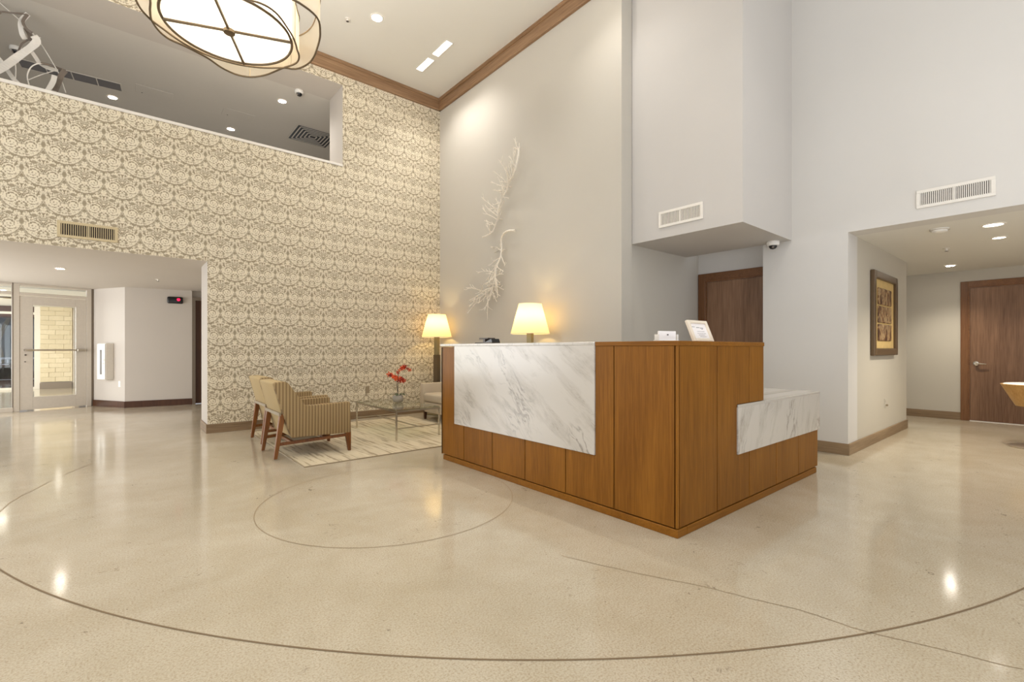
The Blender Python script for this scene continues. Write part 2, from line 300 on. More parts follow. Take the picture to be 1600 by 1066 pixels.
# ------------------------------------------------------------------ mesh helpers
class MB:
    def __init__(s): s.bm = bmesh.new()
    def box(s, x0, x1, y0, y1, z0, z1, bev=0, seg=1):
        x0, x1 = sorted((x0, x1)); y0, y1 = sorted((y0, y1)); z0, z1 = sorted((z0, z1))
        vs = [s.bm.verts.new(p) for p in ((x0,y0,z0),(x1,y0,z0),(x1,y1,z0),(x0,y1,z0),(x0,y0,z1),(x1,y0,z1),(x1,y1,z1),(x0,y1,z1))]
        fs = [s.bm.faces.new([vs[i] for i in q]) for q in ((3,2,1,0),(4,5,6,7),(0,1,5,4),(1,2,6,5),(2,3,7,6),(3,0,4,7))]
        if bev: s._bev(fs, bev, seg)
        return s
    def _bev(s, fs, bev, seg):
        es = list({e for f in fs for e in f.edges})
        bmesh.ops.bevel(s.bm, geom=es, offset=bev, segments=seg, affect='EDGES', profile=0.5)
    def prism(s, poly, axis, a0, a1, bev=0, seg=1):
        # poly in the plane of the other two axes (order x<y<z)
        def P(u, v, a): return ((a,u,v), (u,a,v), (u,v,a))[axis]
        lo = [s.bm.verts.new(P(u, v, a0)) for u, v in poly]; hi = [s.bm.verts.new(P(u, v, a1)) for u, v in poly]
        n = len(poly); fs = [s.bm.faces.new(lo), s.bm.faces.new(hi[::-1])]
        for i in range(n): fs.append(s.bm.faces.new((lo[i], hi[i], hi[(i+1) % n], lo[(i+1) % n])))
        bmesh.ops.recalc_face_normals(s.bm, faces=fs)
        if bev: s._bev(fs, bev, seg)
        return s
    def hexa(s, b, t, bev=0):   # b, t: four points each
        vb = [s.bm.verts.new(p) for p in b]; vt = [s.bm.verts.new(p) for p in t]
        fs = [s.bm.faces.new(vb[::-1]), s.bm.faces.new(vt)] + [s.bm.faces.new((vb[i], vb[(i+1)%4], vt[(i+1)%4], vt[i])) for i in range(4)]
        bmesh.ops.recalc_face_normals(s.bm, faces=fs)
        if bev: s._bev(fs, bev, 1)
        return s
    def tube(s, pts, r, n=6, closed=False):
        pts = [Vector(p) for p in pts]; m = len(pts); rings = []
        for i, p in enumerate(pts):
            a = pts[(i-1) % m] if (closed or i > 0) else p; b = pts[(i+1) % m] if (closed or i < m-1) else p
            d = (b - a); d = d.normalized() if d.length > 1e-9 else Vector((0, 0, 1))
            up = Vector((0, 0, 1)) if abs(d.z) < 0.9 else Vector((1, 0, 0))
            e1 = d.cross(up).normalized(); e2 = d.cross(e1).normalized()
            rad = r[i] if isinstance(r, (list, tuple)) else r
            rings.append([s.bm.verts.new(p + e1*(rad*math.cos(2*PI*k/n)) + e2*(rad*math.sin(2*PI*k/n))) for k in range(n)])
        fs = []
        for i in range(m if closed else m-1):
            A, B = rings[i], rings[(i+1) % m]
            # match closest start to avoid twist
            o = min(range(n), key=lambda k: (B[k].co - A[0].co).length)
            for k in range(n): fs.append(s.bm.faces.new((A[k], A[(k+1)%n], B[(k+1+o)%n], B[(k+o)%n])))
        if not closed: fs += [s.bm.faces.new(rings[0][::-1]), s.bm.faces.new(rings[-1])]
        bmesh.ops.recalc_face_normals(s.bm, faces=fs)
        return s
    def lathe(s, prof, c=(0, 0, 0), n=24, axis=2, closed_ends=True):
        c = Vector(c); rings = []
        def P(r, h, a):
            x, y = r*math.cos(a), r*math.sin(a)
            return c + Vector(((h, x, y), (x, h, y), (x, y, h))[axis])
        for r, h in prof:
            if r < 1e-6: rings.append([s.bm.verts.new(P(0, h, 0))])
            else: rings.append([s.bm.verts.new(P(r, h, 2*PI*k/n)) for k in range(n)])
        fs = []
        for A, B in zip(rings, rings[1:]):
            if len(A) == 1 and len(B) == 1: continue
            for k in range(n):
                q = ([A[0]] if len(A) == 1 else [A[k], A[(k+1)%n]]) + ([B[0]] if len(B) == 1 else [B[(k+1)%n], B[k]])
                fs.append(s.bm.faces.new(q))
        bmesh.ops.recalc_face_normals(s.bm, faces=fs)
        return s
    def ribbon(s, pts, wv, th=0.004):
        # strip of width vectors wv (one per point)
        pts = [Vector(p) for p in pts]; a = []
        for i, p in enumerate(pts):
            w = Vector(wv[i] if isinstance(wv, list) else wv); d = (pts[min(i+1, len(pts)-1)] - pts[max(i-1, 0)]).normalized()
            nn = d.cross(w).normalized()*th/2
            a.append([s.bm.verts.new(p + q) for q in (w/2+nn, -w/2+nn, -w/2-nn, w/2-nn)])
        fs = [s.bm.faces.new(a[0]), s.bm.faces.new(a[-1][::-1])]
        for A, B in zip(a, a[1:]):
            for k in range(4): fs.append(s.bm.faces.new((A[k], A[(k+1)%4], B[(k+1)%4], B[k])))
        bmesh.ops.recalc_face_normals(s.bm, faces=fs)
        return s
    def build(s, name, mat, parent=None, loc=None, smooth=False, **props):
        me = bpy.data.meshes.new(name); s.bm.to_mesh(me); s.bm.free()
        for m in (mat if isinstance(mat, (list, tuple)) else [mat]): me.materials.append(M[m])
        if smooth:
            for p in me.polygons: p.use_smooth = True
            me.set_sharp_from_angle(angle=math.radians(40))
        o = bpy.data.objects.new(name, me); COL.objects.link(o)
        if parent is not None: o.parent = parent
        if loc is not None: o.location = loc
        for k, v in props.items(): o[k] = v
        return o
def thing(name, label, cat, loc=(0, 0, 0), rz=0, group=None):
    o = bpy.data.objects.new(name, None); COL.objects.link(o); o.empty_display_size = 0.1
    o.location = loc; o.rotation_euler = (0, 0, rz); o['label'] = label; o['category'] = cat
    if group: o['group'] = group
    return o
def struct(name, mb, mat, **kw): return mb.build(name, mat, kind='structure', **kw)
def sempty(name, loc=(0, 0, 0), rz=0):
    o = bpy.data.objects.new(name, None); COL.objects.link(o); o.location = loc; o.rotation_euler = (0, 0, rz); o['kind'] = 'structure'; return o
def dup(root, loc, label, rz=None):
    r = root.copy(); COL.objects.link(r); r.location = loc; r['label'] = label
    if rz is not None: r.rotation_euler = (0, 0, rz)
    for ch in list(root.children):
        c = ch.copy(); COL.objects.link(c); c.parent = r
        for g in list(ch.children):
            d = g.copy(); COL.objects.link(d); d.parent = c
    return r
def bez(pts, sub=6):   # Catmull-Rom smoothing
    P = [Vector(p) for p in pts]; out = []
    for i in range(len(P)-1):
        a, b, c, d = P[max(i-1, 0)], P[i], P[i+1], P[min(i+2, len(P)-1)]
        for k in range(sub):
            t_ = k/sub
            out.append(0.5*((2*b) + (c-a)*t_ + (2*a-5*b+4*c-d)*t_*t_ + (3*b-a-3*c+d)*t_**3))
    out.append(P[-1]); return out

# ------------------------------------------------------------------ dimensions (metres; x along the patterned wall, y along the desk front)
YL, XF, XR, ZC = 7.214, 4.361, 5.767, 5.495      # patterned wall, branch wall, right wall, ceiling
YM = 7.791                                       # rear face of the patterned wall
ZS = 2.303                                       # hall soffit
# ------------------------------------------------------------------ room shell
fl = struct('floor', MB().box(-8, 12, -6, 18.2, -0.12, 0), 'concrete')
def arc_strip(c, r, a0, a1, wd, n=160):
    m = MB(); bm = m.bm; prev = None
    for i in range(n+1):
        a = a0 + (a1-a0)*i/n
        q = [bm.verts.new((c[0]+(r+k)*math.cos(a), c[1]+(r+k)*math.sin(a), 0.0012)) for k in (-wd/2, wd/2)]
        if prev: bm.faces.new((prev[0], prev[1], q[1], q[0]))
        prev = q
    return m
arc_strip((4.603, 5.385), 5.426, PI*1.08, PI*1.62, 0.009).build('control_joint', 'dark_joint', fl)
arc_strip((1.55, 3.249), 0.897, 0, 2*PI, 0.005).build('control_joint', 'crack', fl)
def line_strip(pts, wd, name, mat):
    m = MB(); prev = None; P = bez([(x, y, 0.0012) for x, y in pts], 8)
    for i, p in enumerate(P):
        d = (P[min(i+1, len(P)-1)] - P[max(i-1, 0)]).normalized(); nn = Vector((-d.y, d.x, 0))*wd/2
        j = Vector((random.uniform(-1, 1), random.uniform(-1, 1), 0))*wd*0.8
        q = [m.bm.verts.new(p+nn+j), m.bm.verts.new(p-nn+j)]
        if prev: m.bm.faces.new((prev[0], prev[1], q[1], q[0]))
        prev = q
    bmesh.ops.recalc_face_normals(m.bm, faces=m.bm.faces[:]); return m.build(name, mat, fl)
line_strip([(-0.66, 4.04), (-0.65, 4.4), (-0.62, 4.644), (-0.593, 4.916), (-0.495, 5.262), (-0.378, 5.62), (-0.2, 6.05)], 0.006, 'control_joint', 'crack')
line_strip([(1.80, 1.75), (1.945, 1.364), (2.06, 1.13), (2.127, 0.927), (2.20, 0.72), (2.226, 0.531), (2.377, 0.11)], 0.004, 'hairline_crack', 'crack')
struct('ceiling', MB().box(-8, XR+.2, -6, YL, ZC, ZC+.15), 'ceiling_paint')
# patterned wall with the passage opening below and the mezzanine opening above
wm = MB()
XE = 6.6
for b in ((0.873, XE, 0, 3.921), (-8, 0.873, 2.239, 3.921), (2.632, XE, 3.921, 5.65), (-8, 2.632, 5.158, 5.65), (-8, -3.6, 0, 2.239)):
    wm.box(b[0], b[1], YL, YM, b[2], b[3])
bmesh.ops.remove_doubles(wm.bm, verts=wm.bm.verts[:], dist=0.0001)
for f_ in wm.bm.faces:
    f_.normal_update(); f_.material_index = 0 if f_.normal.y < -0.5 else 1
struct('wall_left', wm, ['wallpaper', 'passage_paint'])
struct('trim_1', MB().box(-8, 2.632, YL-0.012, YM, 3.90, 3.921+.016, 0.003), 'white_metal')       # pale sill of the mezzanine opening
# branch wall, niche, bulkhead, right wall, picture wall
struct('wall_back', MB().box(XF, XF+.19, 3.285, YL, 0, ZC).box(XF+.19, 6.09, 3.303, 3.45, 0, 2.4), ['wall_pale'])
struct('wall_niche', MB().box(6.09, 6.29, 2.1, 3.45, 0, 2.4), 'wall_paint')
struct('wall_bulkhead', MB().box(4.56, XR, 2.026, 3.303, 2.312, ZC), 'wall_bulk')
rw = MB().box(XR, 6.09, 1.496, 2.331, 0, 2.36).box(XR, XR+.25, 1.496, 2.026, 2.36, ZC).box(XR, XR+.25, -6, 1.496, ZS, ZC)
struct('wall_right', rw, 'wall_paint')
struct('wall_picture', MB().box(6.09, 8.394, 1.496, 1.75, 0, ZS), 'hall_paint')
struct('wall_hall', MB().box(9.98, 10.2, -6, 5, 0, 2.6), 'hall_paint')
struct('ceiling_hall', MB().box(XR+.25, 10.2, -6, 1.496, ZS, ZS+.2).box(8.394, 10.2, 1.496, 5, ZS, ZS+.2), 'ceiling_paint')
# unseen rest of the lobby: rear and left window walls
struct('wall_rear', MB().box(-8, -5, -6.2, -6, 0, ZC).box(7, 10.2, -6.2, -6, 0, ZC).box(-5, 7, -6.2, -6, 0, 0.5).box(-5, 7, -6.2, -6, 5.1, ZC), 'wall_paint')
struct('wall_side', MB().box(-8.2, -8, -6.2, -4.5, 0, ZC).box(-8.2, -8, 6, YM, 0, ZC).box(-8.2, -8, -4.5, 6, 0, 0.5).box(-8.2, -8, -4.5, 6, 5.1, ZC), 'wall_paint')
# crown mouldings
def crown(poly_axis, a0, a1, sgn, base, name, mat):
    pr = [(0, 5.305), (-0.038, 5.305), (-0.045, 5.315), (-0.045, 5.452), (-0.060, 5.456), (-0.064, 5.472), (-0.072, 5.476), (-0.072, ZC), (0, ZC)]
    struct(name, MB().prism([(base + u, z) for u, z in pr], poly_axis, a0, a1), mat)
crown(0, -8, XF, 1, YL, 'trim_2', 'crown_wood'); crown(1, 3.285, YL, 1, XF, 'trim_3', 'crown_wood_side')
# baseboards
def bb(name, segs, mat):
    m = MB()
    for s_ in segs: m.box(*s_, 0, 0.118, 0.003)
    struct(name, m, mat)
bb('baseboard_left', [(0.858, XF-.016, YL-.015, YL)], 'base_wood'); bb('baseboard_jamb', [(0.858, 0.873, YL, YM)], 'base_wood_side')
bb('baseboard_back', [(XF-.015, XF, 3.3, YL)], 'base_wood_side'); bb('baseboard_right', [(XR-.015, XR, 1.481, 2.331)], 'base_wood_side')
bb('baseboard_picture', [(XR, 8.41, 1.481, 1.496)], 'base_wood'); bb('baseboard_end', [(8.394, 8.409, 1.496, 1.75)], 'base_wood_side')
bb('baseboard_hall', [(9.965, 9.98, 1.125, 5)], 'base_wood_side')

# ------------------------------------------------------------------ mezzanine behind the upper opening
struct('ceiling_mezzanine', MB().box(-9, 6.6, YM, 15, 5.158, 5.3), 'mezz_paint')
struct('wall_mezzanine', MB().box(-9, 6.6, 15, 15.2, 2.6, 5.3).box(6.6, 6.8, YM, 15, 2.6, 5.3).box(-9.2, -9, YM, 15, 2.6, 5.3), 'mezz_paint')
struct('floor_mezzanine', MB().box(-9, 6.6, YM, 15, 2.75, 2.95), 'mezz_paint')

# ------------------------------------------------------------------ passage at left with storefront
ZP = 2.25
struct('ceiling_passage', MB().box(-3.6, 2.4, YM, 12.6, ZP, ZP+.15), 'passage_paint')
SFA = math.atan2(0.34, 1.15); sx0, sy0 = -0.425, 12.14          # hinge-side end of the storefront
pw = MB().prism([(-0.40, 12.16), (0.072, 11.33), (1.10, 11.21), (1.10, 11.45), (0.2, 11.55), (-0.22, 12.28)], 2, 0, ZP)
struct('wall_passage', pw, 'passage_paint')
struct('baseboard_passage', MB().prism([(-0.41, 12.145), (0.064, 11.312), (1.10, 11.19), (1.10, 11.21), (0.072, 11.33), (-0.40, 12.16)], 2, 0, 0.118), 'dark_wood')
struct('wall_passage_end', MB().box(2.0, 2.2, YM, 11.3, 0, ZP).box(1.9, 2.4, 11.21, 11.4, 0, ZP).box(1.1, 1.95, 11.3, 11.45, 2.12, ZP), 'passage_paint')
# dark door at the end of the passage
d3 = sempty('door_3', (1.10, 11.21, 0))
MB().box(0, 0.055, -0.015, 0.12, 0, 2.12).box(0.82, 0.875, -0.015, 0.12, 0, 2.12).box(0.055, 0.82, -0.015, 0.12, 2.06, 2.12).build('door_frame', 'alum_dark', d3)
MB().box(0.055, 0.82, 0.03, 0.075, 0.01, 2.06).build('door_leaf', 'dark_wood', d3)
MB().lathe([(0, 0), (.028, 0), (.028, .012), (.012, .016), (.012, .05)], (0.76, -0.0, 1.0), 12, 1).build('door_knob', 'steel', d3)
# storefront, in its own frame: +X runs from left to right along the glass
sf = sempty('door_1', (sx0, sy0, 0), SFA)
def sfb(name, x0, x1, z0, z1, mat='alum', y0=-0.03, y1=0.03, parent=sf, bev=0.003): return MB().box(x0, x1, y0, y1, z0, z1, bev).build(name, mat, parent)
sfb('dark_jamb', 0.0, 0.085, 0, ZP, 'alum_dark', -0.02, 0.10); sfb('frame_post', -0.07, 0.0, 0, ZP); sfb('frame_post', -1.05, -0.97, 0, ZP); sfb('frame_rail', -0.97, -0.07, 2.045, 2.095); sfb('frame_head', -0.97, -0.07, 2.215, ZP)
tp = sfb('transom_pane', -0.97, -0.07, 2.095, 2.215, 'pane_glass', -0.004, 0.004, bev=0)
lf = sempty('door_leaf', (0, 0, 0)); del lf['kind']; lf.parent = sf
sfb('stile', -0.969, -0.80, 0.02, 2.035, parent=lf, y0=-.022, y1=.022); sfb('stile', -0.225, -0.071, 0.02, 2.035, parent=lf, y0=-.022, y1=.022)
sfb('bottom_rail', -0.80, -0.225, 0.02, 0.24, parent=lf, y0=-.022, y1=.022); sfb('top_rail', -0.80, -0.225, 1.88, 2.035, parent=lf, y0=-.022, y1=.022)
sfb('glass_pane', -0.80, -0.225, 0.24, 1.88, 'pane_glass', -0.004, 0.004, lf, 0)
MB().tube([(-0.90, -0.085, 1.075), (-0.12, -0.085, 1.075)], 0.014, 8).tube([(-0.90, -0.02, 1.075), (-0.90, -0.10, 1.075)], 0.02, 8).box(-0.22, -0.10, -0.10, -0.02, 1.055, 1.095, 0.006).build('push_bar', 'steel', lf)
MB().lathe([(0, 0), (.014, 0), (.014, .012), (0, .012)], (-0.895, -0.034, 0.99), 10, 1).build('key_cylinder', 'slate', lf); MB().lathe([(0, 0), (.010, 0), (.010, .010), (0, .010)], (-0.90, -0.032, 0.87), 10, 1).build('key_cylinder', 'slate', lf)
w1 = sempty('window_1', (sx0, sy0, 0), SFA)
def wb(name, x0, x1, z0, z1, mat='alum', y0=-0.03, y1=0.03): return MB().box(x0, x1, y0, y1, z0, z1, 0 if mat == 'pane_glass' else 0.003).build(name, mat, w1)
wb('window_frame', -3.0, -2.94, 0, ZP); wb('sill', -2.94, -1.05, 0, 0.075, 'alum', -.04, .04); wb('frame_rail', -2.94, -1.05, 2.045, 2.095); wb('frame_head', -2.94, -1.05, 2.215, ZP)
wb('glass_pane', -2.94, -1.05, 0.075, 2.045, 'pane_glass', -.004, .004); wb('transom_pane', -2.94, -1.05, 2.095, 2.215, 'pane_glass', -.004, .004)
wb('dark_edge', -1.062, -1.05, 0.075, ZP, 'alum_dark', -.036, .02)
# vestibule
struct('ceiling_vestibule', MB().box(-5, 1.2, 12.75, 18.3, ZP, ZP+.12), 'ceiling_paint')
vs = struct('wall_vestibule', MB().box(-1.66, -1.03, 18.06, 18.3, 0, ZP).prism([(-1.03, 18.06), (-0.98, 18.02), (-0.9, 18.3), (-1.03, 18.3)], 2, 0, ZP).box(-0.2, 0.0, 12.5, 18.3, 0, ZP), 'passage_paint')
zz = 0.19; row = 0
while zz < 2.22:
    h = 0.13; x = -1.665 - (0.13 if row % 2 else 0)
    while x < -1.02:
        x1 = min(x + 0.30, -1.02); x0 = max(x, -1.665)
        if x1 - x0 > 0.03: MB().box(x0+.0012, x1-.0012, 18.03-random.uniform(0, .012), 18.06, zz+.0012, min(zz+h, ZP)-.0012, 0.004).build('stone', 'stone', vs)
        x += 0.30
    zz += h; row += 1
struct('baseboard_vestibule', MB().box(-1.67, -1.03, 18.005, 18.05, 0, 0.17), 'grey_block')
w2 = sempty('window_2', (-1.70, 18.2, 0))
def vb(name, x0, x1, z0, z1, mat='white_metal', y0=-.03, y1=.03): return MB().box(x0, x1, y0, y1, z0, z1).build(name, mat, w2)
vb('frame_post', -0.09, 0.03, 0, ZP); vb('frame_post', -1.6, -1.5, 0, ZP); vb('frame_post', -3.2, -3.1, 0, ZP)
for a, b in ((-1.5, -0.09), (-3.1, -1.6)):
    vb('sill', a, b, 0, 0.06); vb('frame_rail', a, b, 2.03, 2.09)
    vb('glass_pane', a, b, 0.06, 2.03, 'pane_glass', -.004, .004); vb('transom_pane', a, b, 2.09, ZP, 'pane_glass', -.004, .004)

# ------------------------------------------------------------------ reception desk
DX, DY, DT = 2.478, 1.472, 1.147
desk = thing('reception_desk', 'large L-shaped wooden reception desk with white marble panels, standing mid floor', 'desk', (DX, DY, 0))
def dk(name, mb, mat, parent=desk, **kw): return mb.build(name, mat, parent, **kw)
L = 4.068 - DY
m = MB().box(0.012, 0.14, 0.02, L-.01, 0.055, 1.115).box(0.012, 1.165, 0.02, 0.14, 0.055, 1.115).box(1.165, 2.30, 0.02, 0.14, 0.055, 0.69)
dk('carcass', m, 'dark_wood')
G = 0.0036
def fy(y0, y1, z0, z1): return [(y0+G, z0), (y1-G, z0), (y1-G, z1), (y0+G, z1)]
def front(poly): dk('panel', MB().prism(poly, 0, 0, 0.018, 0.0015), 'desk_wood')
def side(poly): dk('panel', MB().prism(poly, 1, 0, 0.018, 0.0015), 'desk_wood')
ys = [v - DY for v in (4.068, 3.673, 3.235, 2.8075, 2.363, 1.929, 1.490, DY)]
ml, mr, mz = 3.822-DY, 2.085-DY, 0.378
ZT = 1.118
front([(ys[1]+G, 0.055), (ys[0], 0.055), (ys[0], ZT), (ml+.002, ZT), (ml+.002, mz-.002), (ys[1]+G, mz-.002)])
for a, b in ((1, 2), (2, 3), (3, 4)): front(fy(ys[b], ys[a], 0.055, mz-.002))
front([(ys[5]+G, 0.055), (ys[4]-G, 0.055), (ys[4]-G, mz-.002), (mr-.002, mz-.002), (mr-.002, ZT), (ys[5]+G, ZT)])
front(fy(ys[6], ys[5], 0.055, ZT)); 
dk('corner_post', MB().box(0, 0.018, 0, ys[6]-G, 0.055, ZT, 0.002), 'desk_wood')
xs = [v - DX for v in (2.4785+.02, 2.95, 3.417, 3.652, 3.885, 4.341, 4.795)]; mx0, mx1, z0, z1 = 3.225-DX, 4.818-DX, 0.379, 0.718
side([(xs[0]+G, 0.055), (xs[1]-G, 0.055), (xs[1]-G, ZT), (xs[0]+G, ZT)])
side([(xs[1]+G, 0.055), (xs[2]-G, 0.055), (xs[2]-G, z0-.002), (mx0-.002, z0-.002), (mx0-.002, z1+.002), (xs[2]-G, z1+.002), (xs[2]-G, ZT), (xs[1]+G, ZT)])
side([(xs[2]+G, z1+.002), (xs[3], z1+.002), (xs[3], ZT), (xs[2]+G, ZT)])
for a, b in ((2, 4), (4, 5), (5, 6)): side([(xs[a]+G, 0.055), (xs[b]-G, 0.055), (xs[b]-G, z0-.002), (xs[a]+G, z0-.002)])
dk('plinth', MB().box(-0.004, 0.10, -0.004, L-.035, 0, 0.048, 0.003).box(0.10, 2.275, -0.004, 0.10, 0, 0.048, 0.003), 'desk_wood_flat')
dk('marble_panel', MB().box(-0.010, 0.012, mr, ml, mz, DT-.022, 0.002), 'marble_front', label='white marble panel with grey diagonal veins')
dk('marble_top', MB().box(-0.010, 0.36, mr, L+.015, DT-.022, DT, 0.003), 'marble_top', label='white marble counter slab')
dk('top_cap', MB().prism([(-.004, -.004), (1.18, -.004), (1.18, 0.36), (0.36, 0.36), (0.36, mr-.001), (-.004, mr-.001)], 2, ZT, DT, 0.002), 'desk_wood_side', label='thin wooden cap over the tall part')
dk('marble_panel', MB().box(mx0, mx1, -0.010, 0.012, z0, z1-.02, 0.002), 'marble_side', label='low white marble apron')
dk('marble_counter', MB().box(mx0, 1.168, -0.010, -0.002, z1-.02, z1, 0.001).box(1.176, mx1, -0.010, 0.78, z1-.02, z1, 0.002), 'marble_top', label='low white marble counter')
dk('end_panel', MB().box(2.318, 2.338, 0.02, 0.72, 0.06, z1-.02, 0.002), 'white_panel', label='white end panel')
dk('end_panel', MB().box(1.146, 1.172, 0.018, 0.36, z1, ZT), 'desk_wood')
dk('end_panel', MB().box(0.0, 0.36, L-.018, L, 0.05, ZT), 'desk_wood')
dk('work_surface', MB().box(0.14, 0.85, 0.14, L-.02, 0.70, 0.73, 0.003).box(0.85, 1.17, 0.14, 0.75, 0.70, 0.73, 0.003), 'white_panel')
# things on the desk top
sg = thing('sign_frame', 'small cream picture-frame sign with printed sheet, leaning back on the desk top', 'sign', (3.09, 1.64, DT), -0.02)
tilt = math.radians(22)
def tb(name, mb, mat):
    o = mb.build(name, mat, sg); o.rotation_euler = (-tilt, 0, 0); return o
fw, fh = 0.255, 0.158
tb('frame', MB().box(-fw/2, -fw/2+.028, -.014, .008, 0, fh, .003).box(fw/2-.028, fw/2, -.014, .008, 0, fh, .003).box(-fw/2+.028, fw/2-.028, -.014, .008, 0, .022, .003).box(-fw/2+.028, fw/2-.028, -.014, .008, fh-.022, fh, .003), 'cream_frame')
tb('printed_sheet', MB().box(-fw/2+.026, fw/2-.026, -.004, .004, .018, fh-.018), 'paper')
ln = MB()
for (zc_, a, b, h) in ((.108, -.085, -.045, .004), (.104, -.03, .01, .0045), (.101, .018, .06, .0045), (.094, .03, .05, .004), (.076, -.035, .06, .0025), (.061, -.04, .07, .0025), (.049, -.03, .05, .0025), (.037, -.02, .06, .0025)):
    x = a
    while x < b:
        wl = random.uniform(.006, .014); ln.box(x, min(x+wl, b), -.0048, -.0038, zc_, zc_+h); x += wl + .004
tb('lettering', ln, 'ink')
MB().box(-.03, .03, .055, .062, 0, .09).build('easel_back', 'cream_frame', sg)
ch = thing('card_holder', 'small clear card holder with blank white cards on the desk top corner', 'card holder', (2.60, 1.62, DT), -0.35)
MB().box(-.062, .062, -.012, .004, 0.002, .062, .001).build('card_stack', 'paper', ch)
MB().box(-.075, .075, -.03, .03, 0, .006, .002).box(-.075, -.068, -.02, .018, 0.006, .042).box(.068, .075, -.02, .018, 0.006, .042).build('holder', 'white_plastic', ch)
MB().box(-.006, .006, -.0135, -.0118, .036, .043).build('printed_mark', 'slate', ch)
gl = thing('desk_stand', 'low dark grey folded stand lying on the marble counter top', 'holder', (2.58, 3.44, DT), PI/2)
MB().box(-.13, .13, -.05, .05, 0, .012, .004).build('base', 'slate', gl)
MB().prism([(-.13, .012), (-.02, .012), (-.115, .042)], 1, -.045, .045).build('wedge', 'black_plastic', gl)
MB().box(-.06, .07, -.045, .045, .040, .052, .003).box(-.015, .015, -.04, .04, .012, .04).build('flap', 'slate', gl)

# ------------------------------------------------------------------ rug, armchairs, table, sofa
rug = thing('area_rug', 'pale beige area rug with broken brown streaks under the seating', 'rug', (1.305, 4.556, 0))
MB().box(0.012, 2.272, 0.012, 2.35, 0.0, 0.010).build('pile', 'rug', rug)
MB().box(0, 2.284, 0, 0.012, 0, 0.009).box(0, 0.012, 0.012, 2.35, 0, 0.009).box(0.012, 2.284, 2.35, 2.362, 0, 0.009).box(2.272, 2.284, 0.012, 2.35, 0, 0.009).build('binding', 'outlet_tan', rug)
RZ = 0.010
def make_armchair(label, loc):
    c = thing('armchair', label, 'armchair', loc, 0, 'striped armchairs')
    prof = [(0.115, 0.205), (0.70, 0.195), (0.71, 0.205), (0.70, 0.515), (0.69, 0.525), (0.265, 0.515), (0.235, 0.528), (0.085, 0.752), (0.06, 0.765), (-0.035, 0.758), (-0.045, 0.745)]
    for s_ in (-1, 1):
        a, b = (-0.355, -0.275) if s_ < 0 else (0.275, 0.355)
        m = MB()
        def yy(x, y): return y if x > 0.2 else y*(0.90 + 0.10*max(0, x+.05)/0.25)      # the back is a little narrower
        lo = [m.bm.verts.new((x, yy(x, a), z)) for x, z in prof]; hi = [m.bm.verts.new((x, yy(x, b), z)) for x, z in prof]; n = len(prof)
        fs = [m.bm.faces.new(lo), m.bm.faces.new(hi[::-1])] + [m.bm.faces.new((lo[i], hi[i], hi[(i+1)%n], lo[(i+1)%n])) for i in range(n)]
        bmesh.ops.recalc_face_normals(m.bm, faces=fs); m._bev(fs, 0.010, 2)
        m.build('side_panel', 'fabric_stripe', c, smooth=True)
    # backrest, solid beige behind
    pr = [(-0.045, 0.745), (-0.035, 0.76), (0.06, 0.765), (0.085, 0.75), (0.235, 0.40), (0.12, 0.38), (0.035, 0.43)]
    MB().prism(pr, 1, -0.275, 0.275, 0.008, 2).build('backrest', 'fabric_plain', c, smooth=True)
    MB().prism([(0.115, 0.215), (0.04, 0.44), (0.10, 0.44), (0.20, 0.215)], 1, -0.27, 0.27).build('lower_back', 'fabric_plain', c)
    MB().box(0.16, 0.695, -0.272, 0.272, 0.20, 0.30, 0.01, 2).build('seat_base', 'fabric_stripe', c, smooth=True)
    MB().box(0.20, 0.705, -0.268, 0.268, 0.30, 0.43, 0.03, 3).build('seat_cushion', 'fabric_stripe', c, smooth=True)
    MB().box(0.012, 0.03, -0.29, 0.29, 0.425, 0.455).build('rear_rail', 'outlet_tan', c)
    for s_ in (-1, 1):
        y = 0.262*s_; t0 = 0.016
        MB().hexa([(-.032, y-t0, 0), (.0, y-t0, 0), (.0, y+t0, 0), (-.032, y+t0, 0)], [(.022, y-.028, .44), (.075, y-.028, .44), (.075, y+.028, .44), (.022, y+.028, .44)], .003).build('leg', 'chair_wood', c)
        y = 0.325*s_
        MB().hexa([(.684, y-t0, 0), (.712, y-t0, 0), (.712, y+t0, 0), (.684, y+t0, 0)], [(.652, y-.025, .205), (.71, y-.025, .205), (.71, y+.025, .205), (.652, y+.025, .205)], .003).build('leg', 'chair_wood', c)
        MB().hexa([(.0, .258*s_-.012, .125), (.0, .258*s_+.012, .125), (.0, .258*s_+.012, .155), (.0, .258*s_-.012, .155)], [(.67, .325*s_-.012, .158), (.67, .325*s_+.012, .158), (.67, .325*s_+.012, .188), (.67, .325*s_-.012, .188)]).build('side_stretcher', 'chair_wood', c)
    MB().box(.13, .155, -.27, .27, .135, .160).build('cross_stretcher', 'chair_wood', c); MB().box(.45, .475, -.30, .30, .150, .172).build('cross_stretcher', 'chair_wood', c)
    for y in (-.25, .21): MB().box(.44, .485, y, y+.04, .17, .205).build('seat_block', 'chair_wood', c)
    return c
ac = make_armchair('striped beige armchair with splayed wooden legs, nearer the camera on the rug edge', (1.193, 5.315, RZ))
dup(ac, (1.262, 6.21, RZ), 'striped beige armchair nearer the patterned wall, behind the other armchair')
tbl = thing('coffee_table', 'low glass-topped coffee table on thin steel legs, on the rug', 'table', (2.805, 5.75, RZ))
tw, tl, tz = 0.30, 0.615, 0.368
MB().box(-tw, tw, -tl, tl, tz-.014, tz, .002).build('glass_top', 'table_glass', tbl)
fr = MB()
for s_ in (-1, 1): fr.box(-tw, tw, s_*tl-.009*(1+s_), s_*tl+.009*(1-s_), tz-.034, tz-.014).box(s_*tw-.009*(1+s_), s_*tw+.009*(1-s_), -tl+.018, tl-.018, tz-.034, tz-.014)
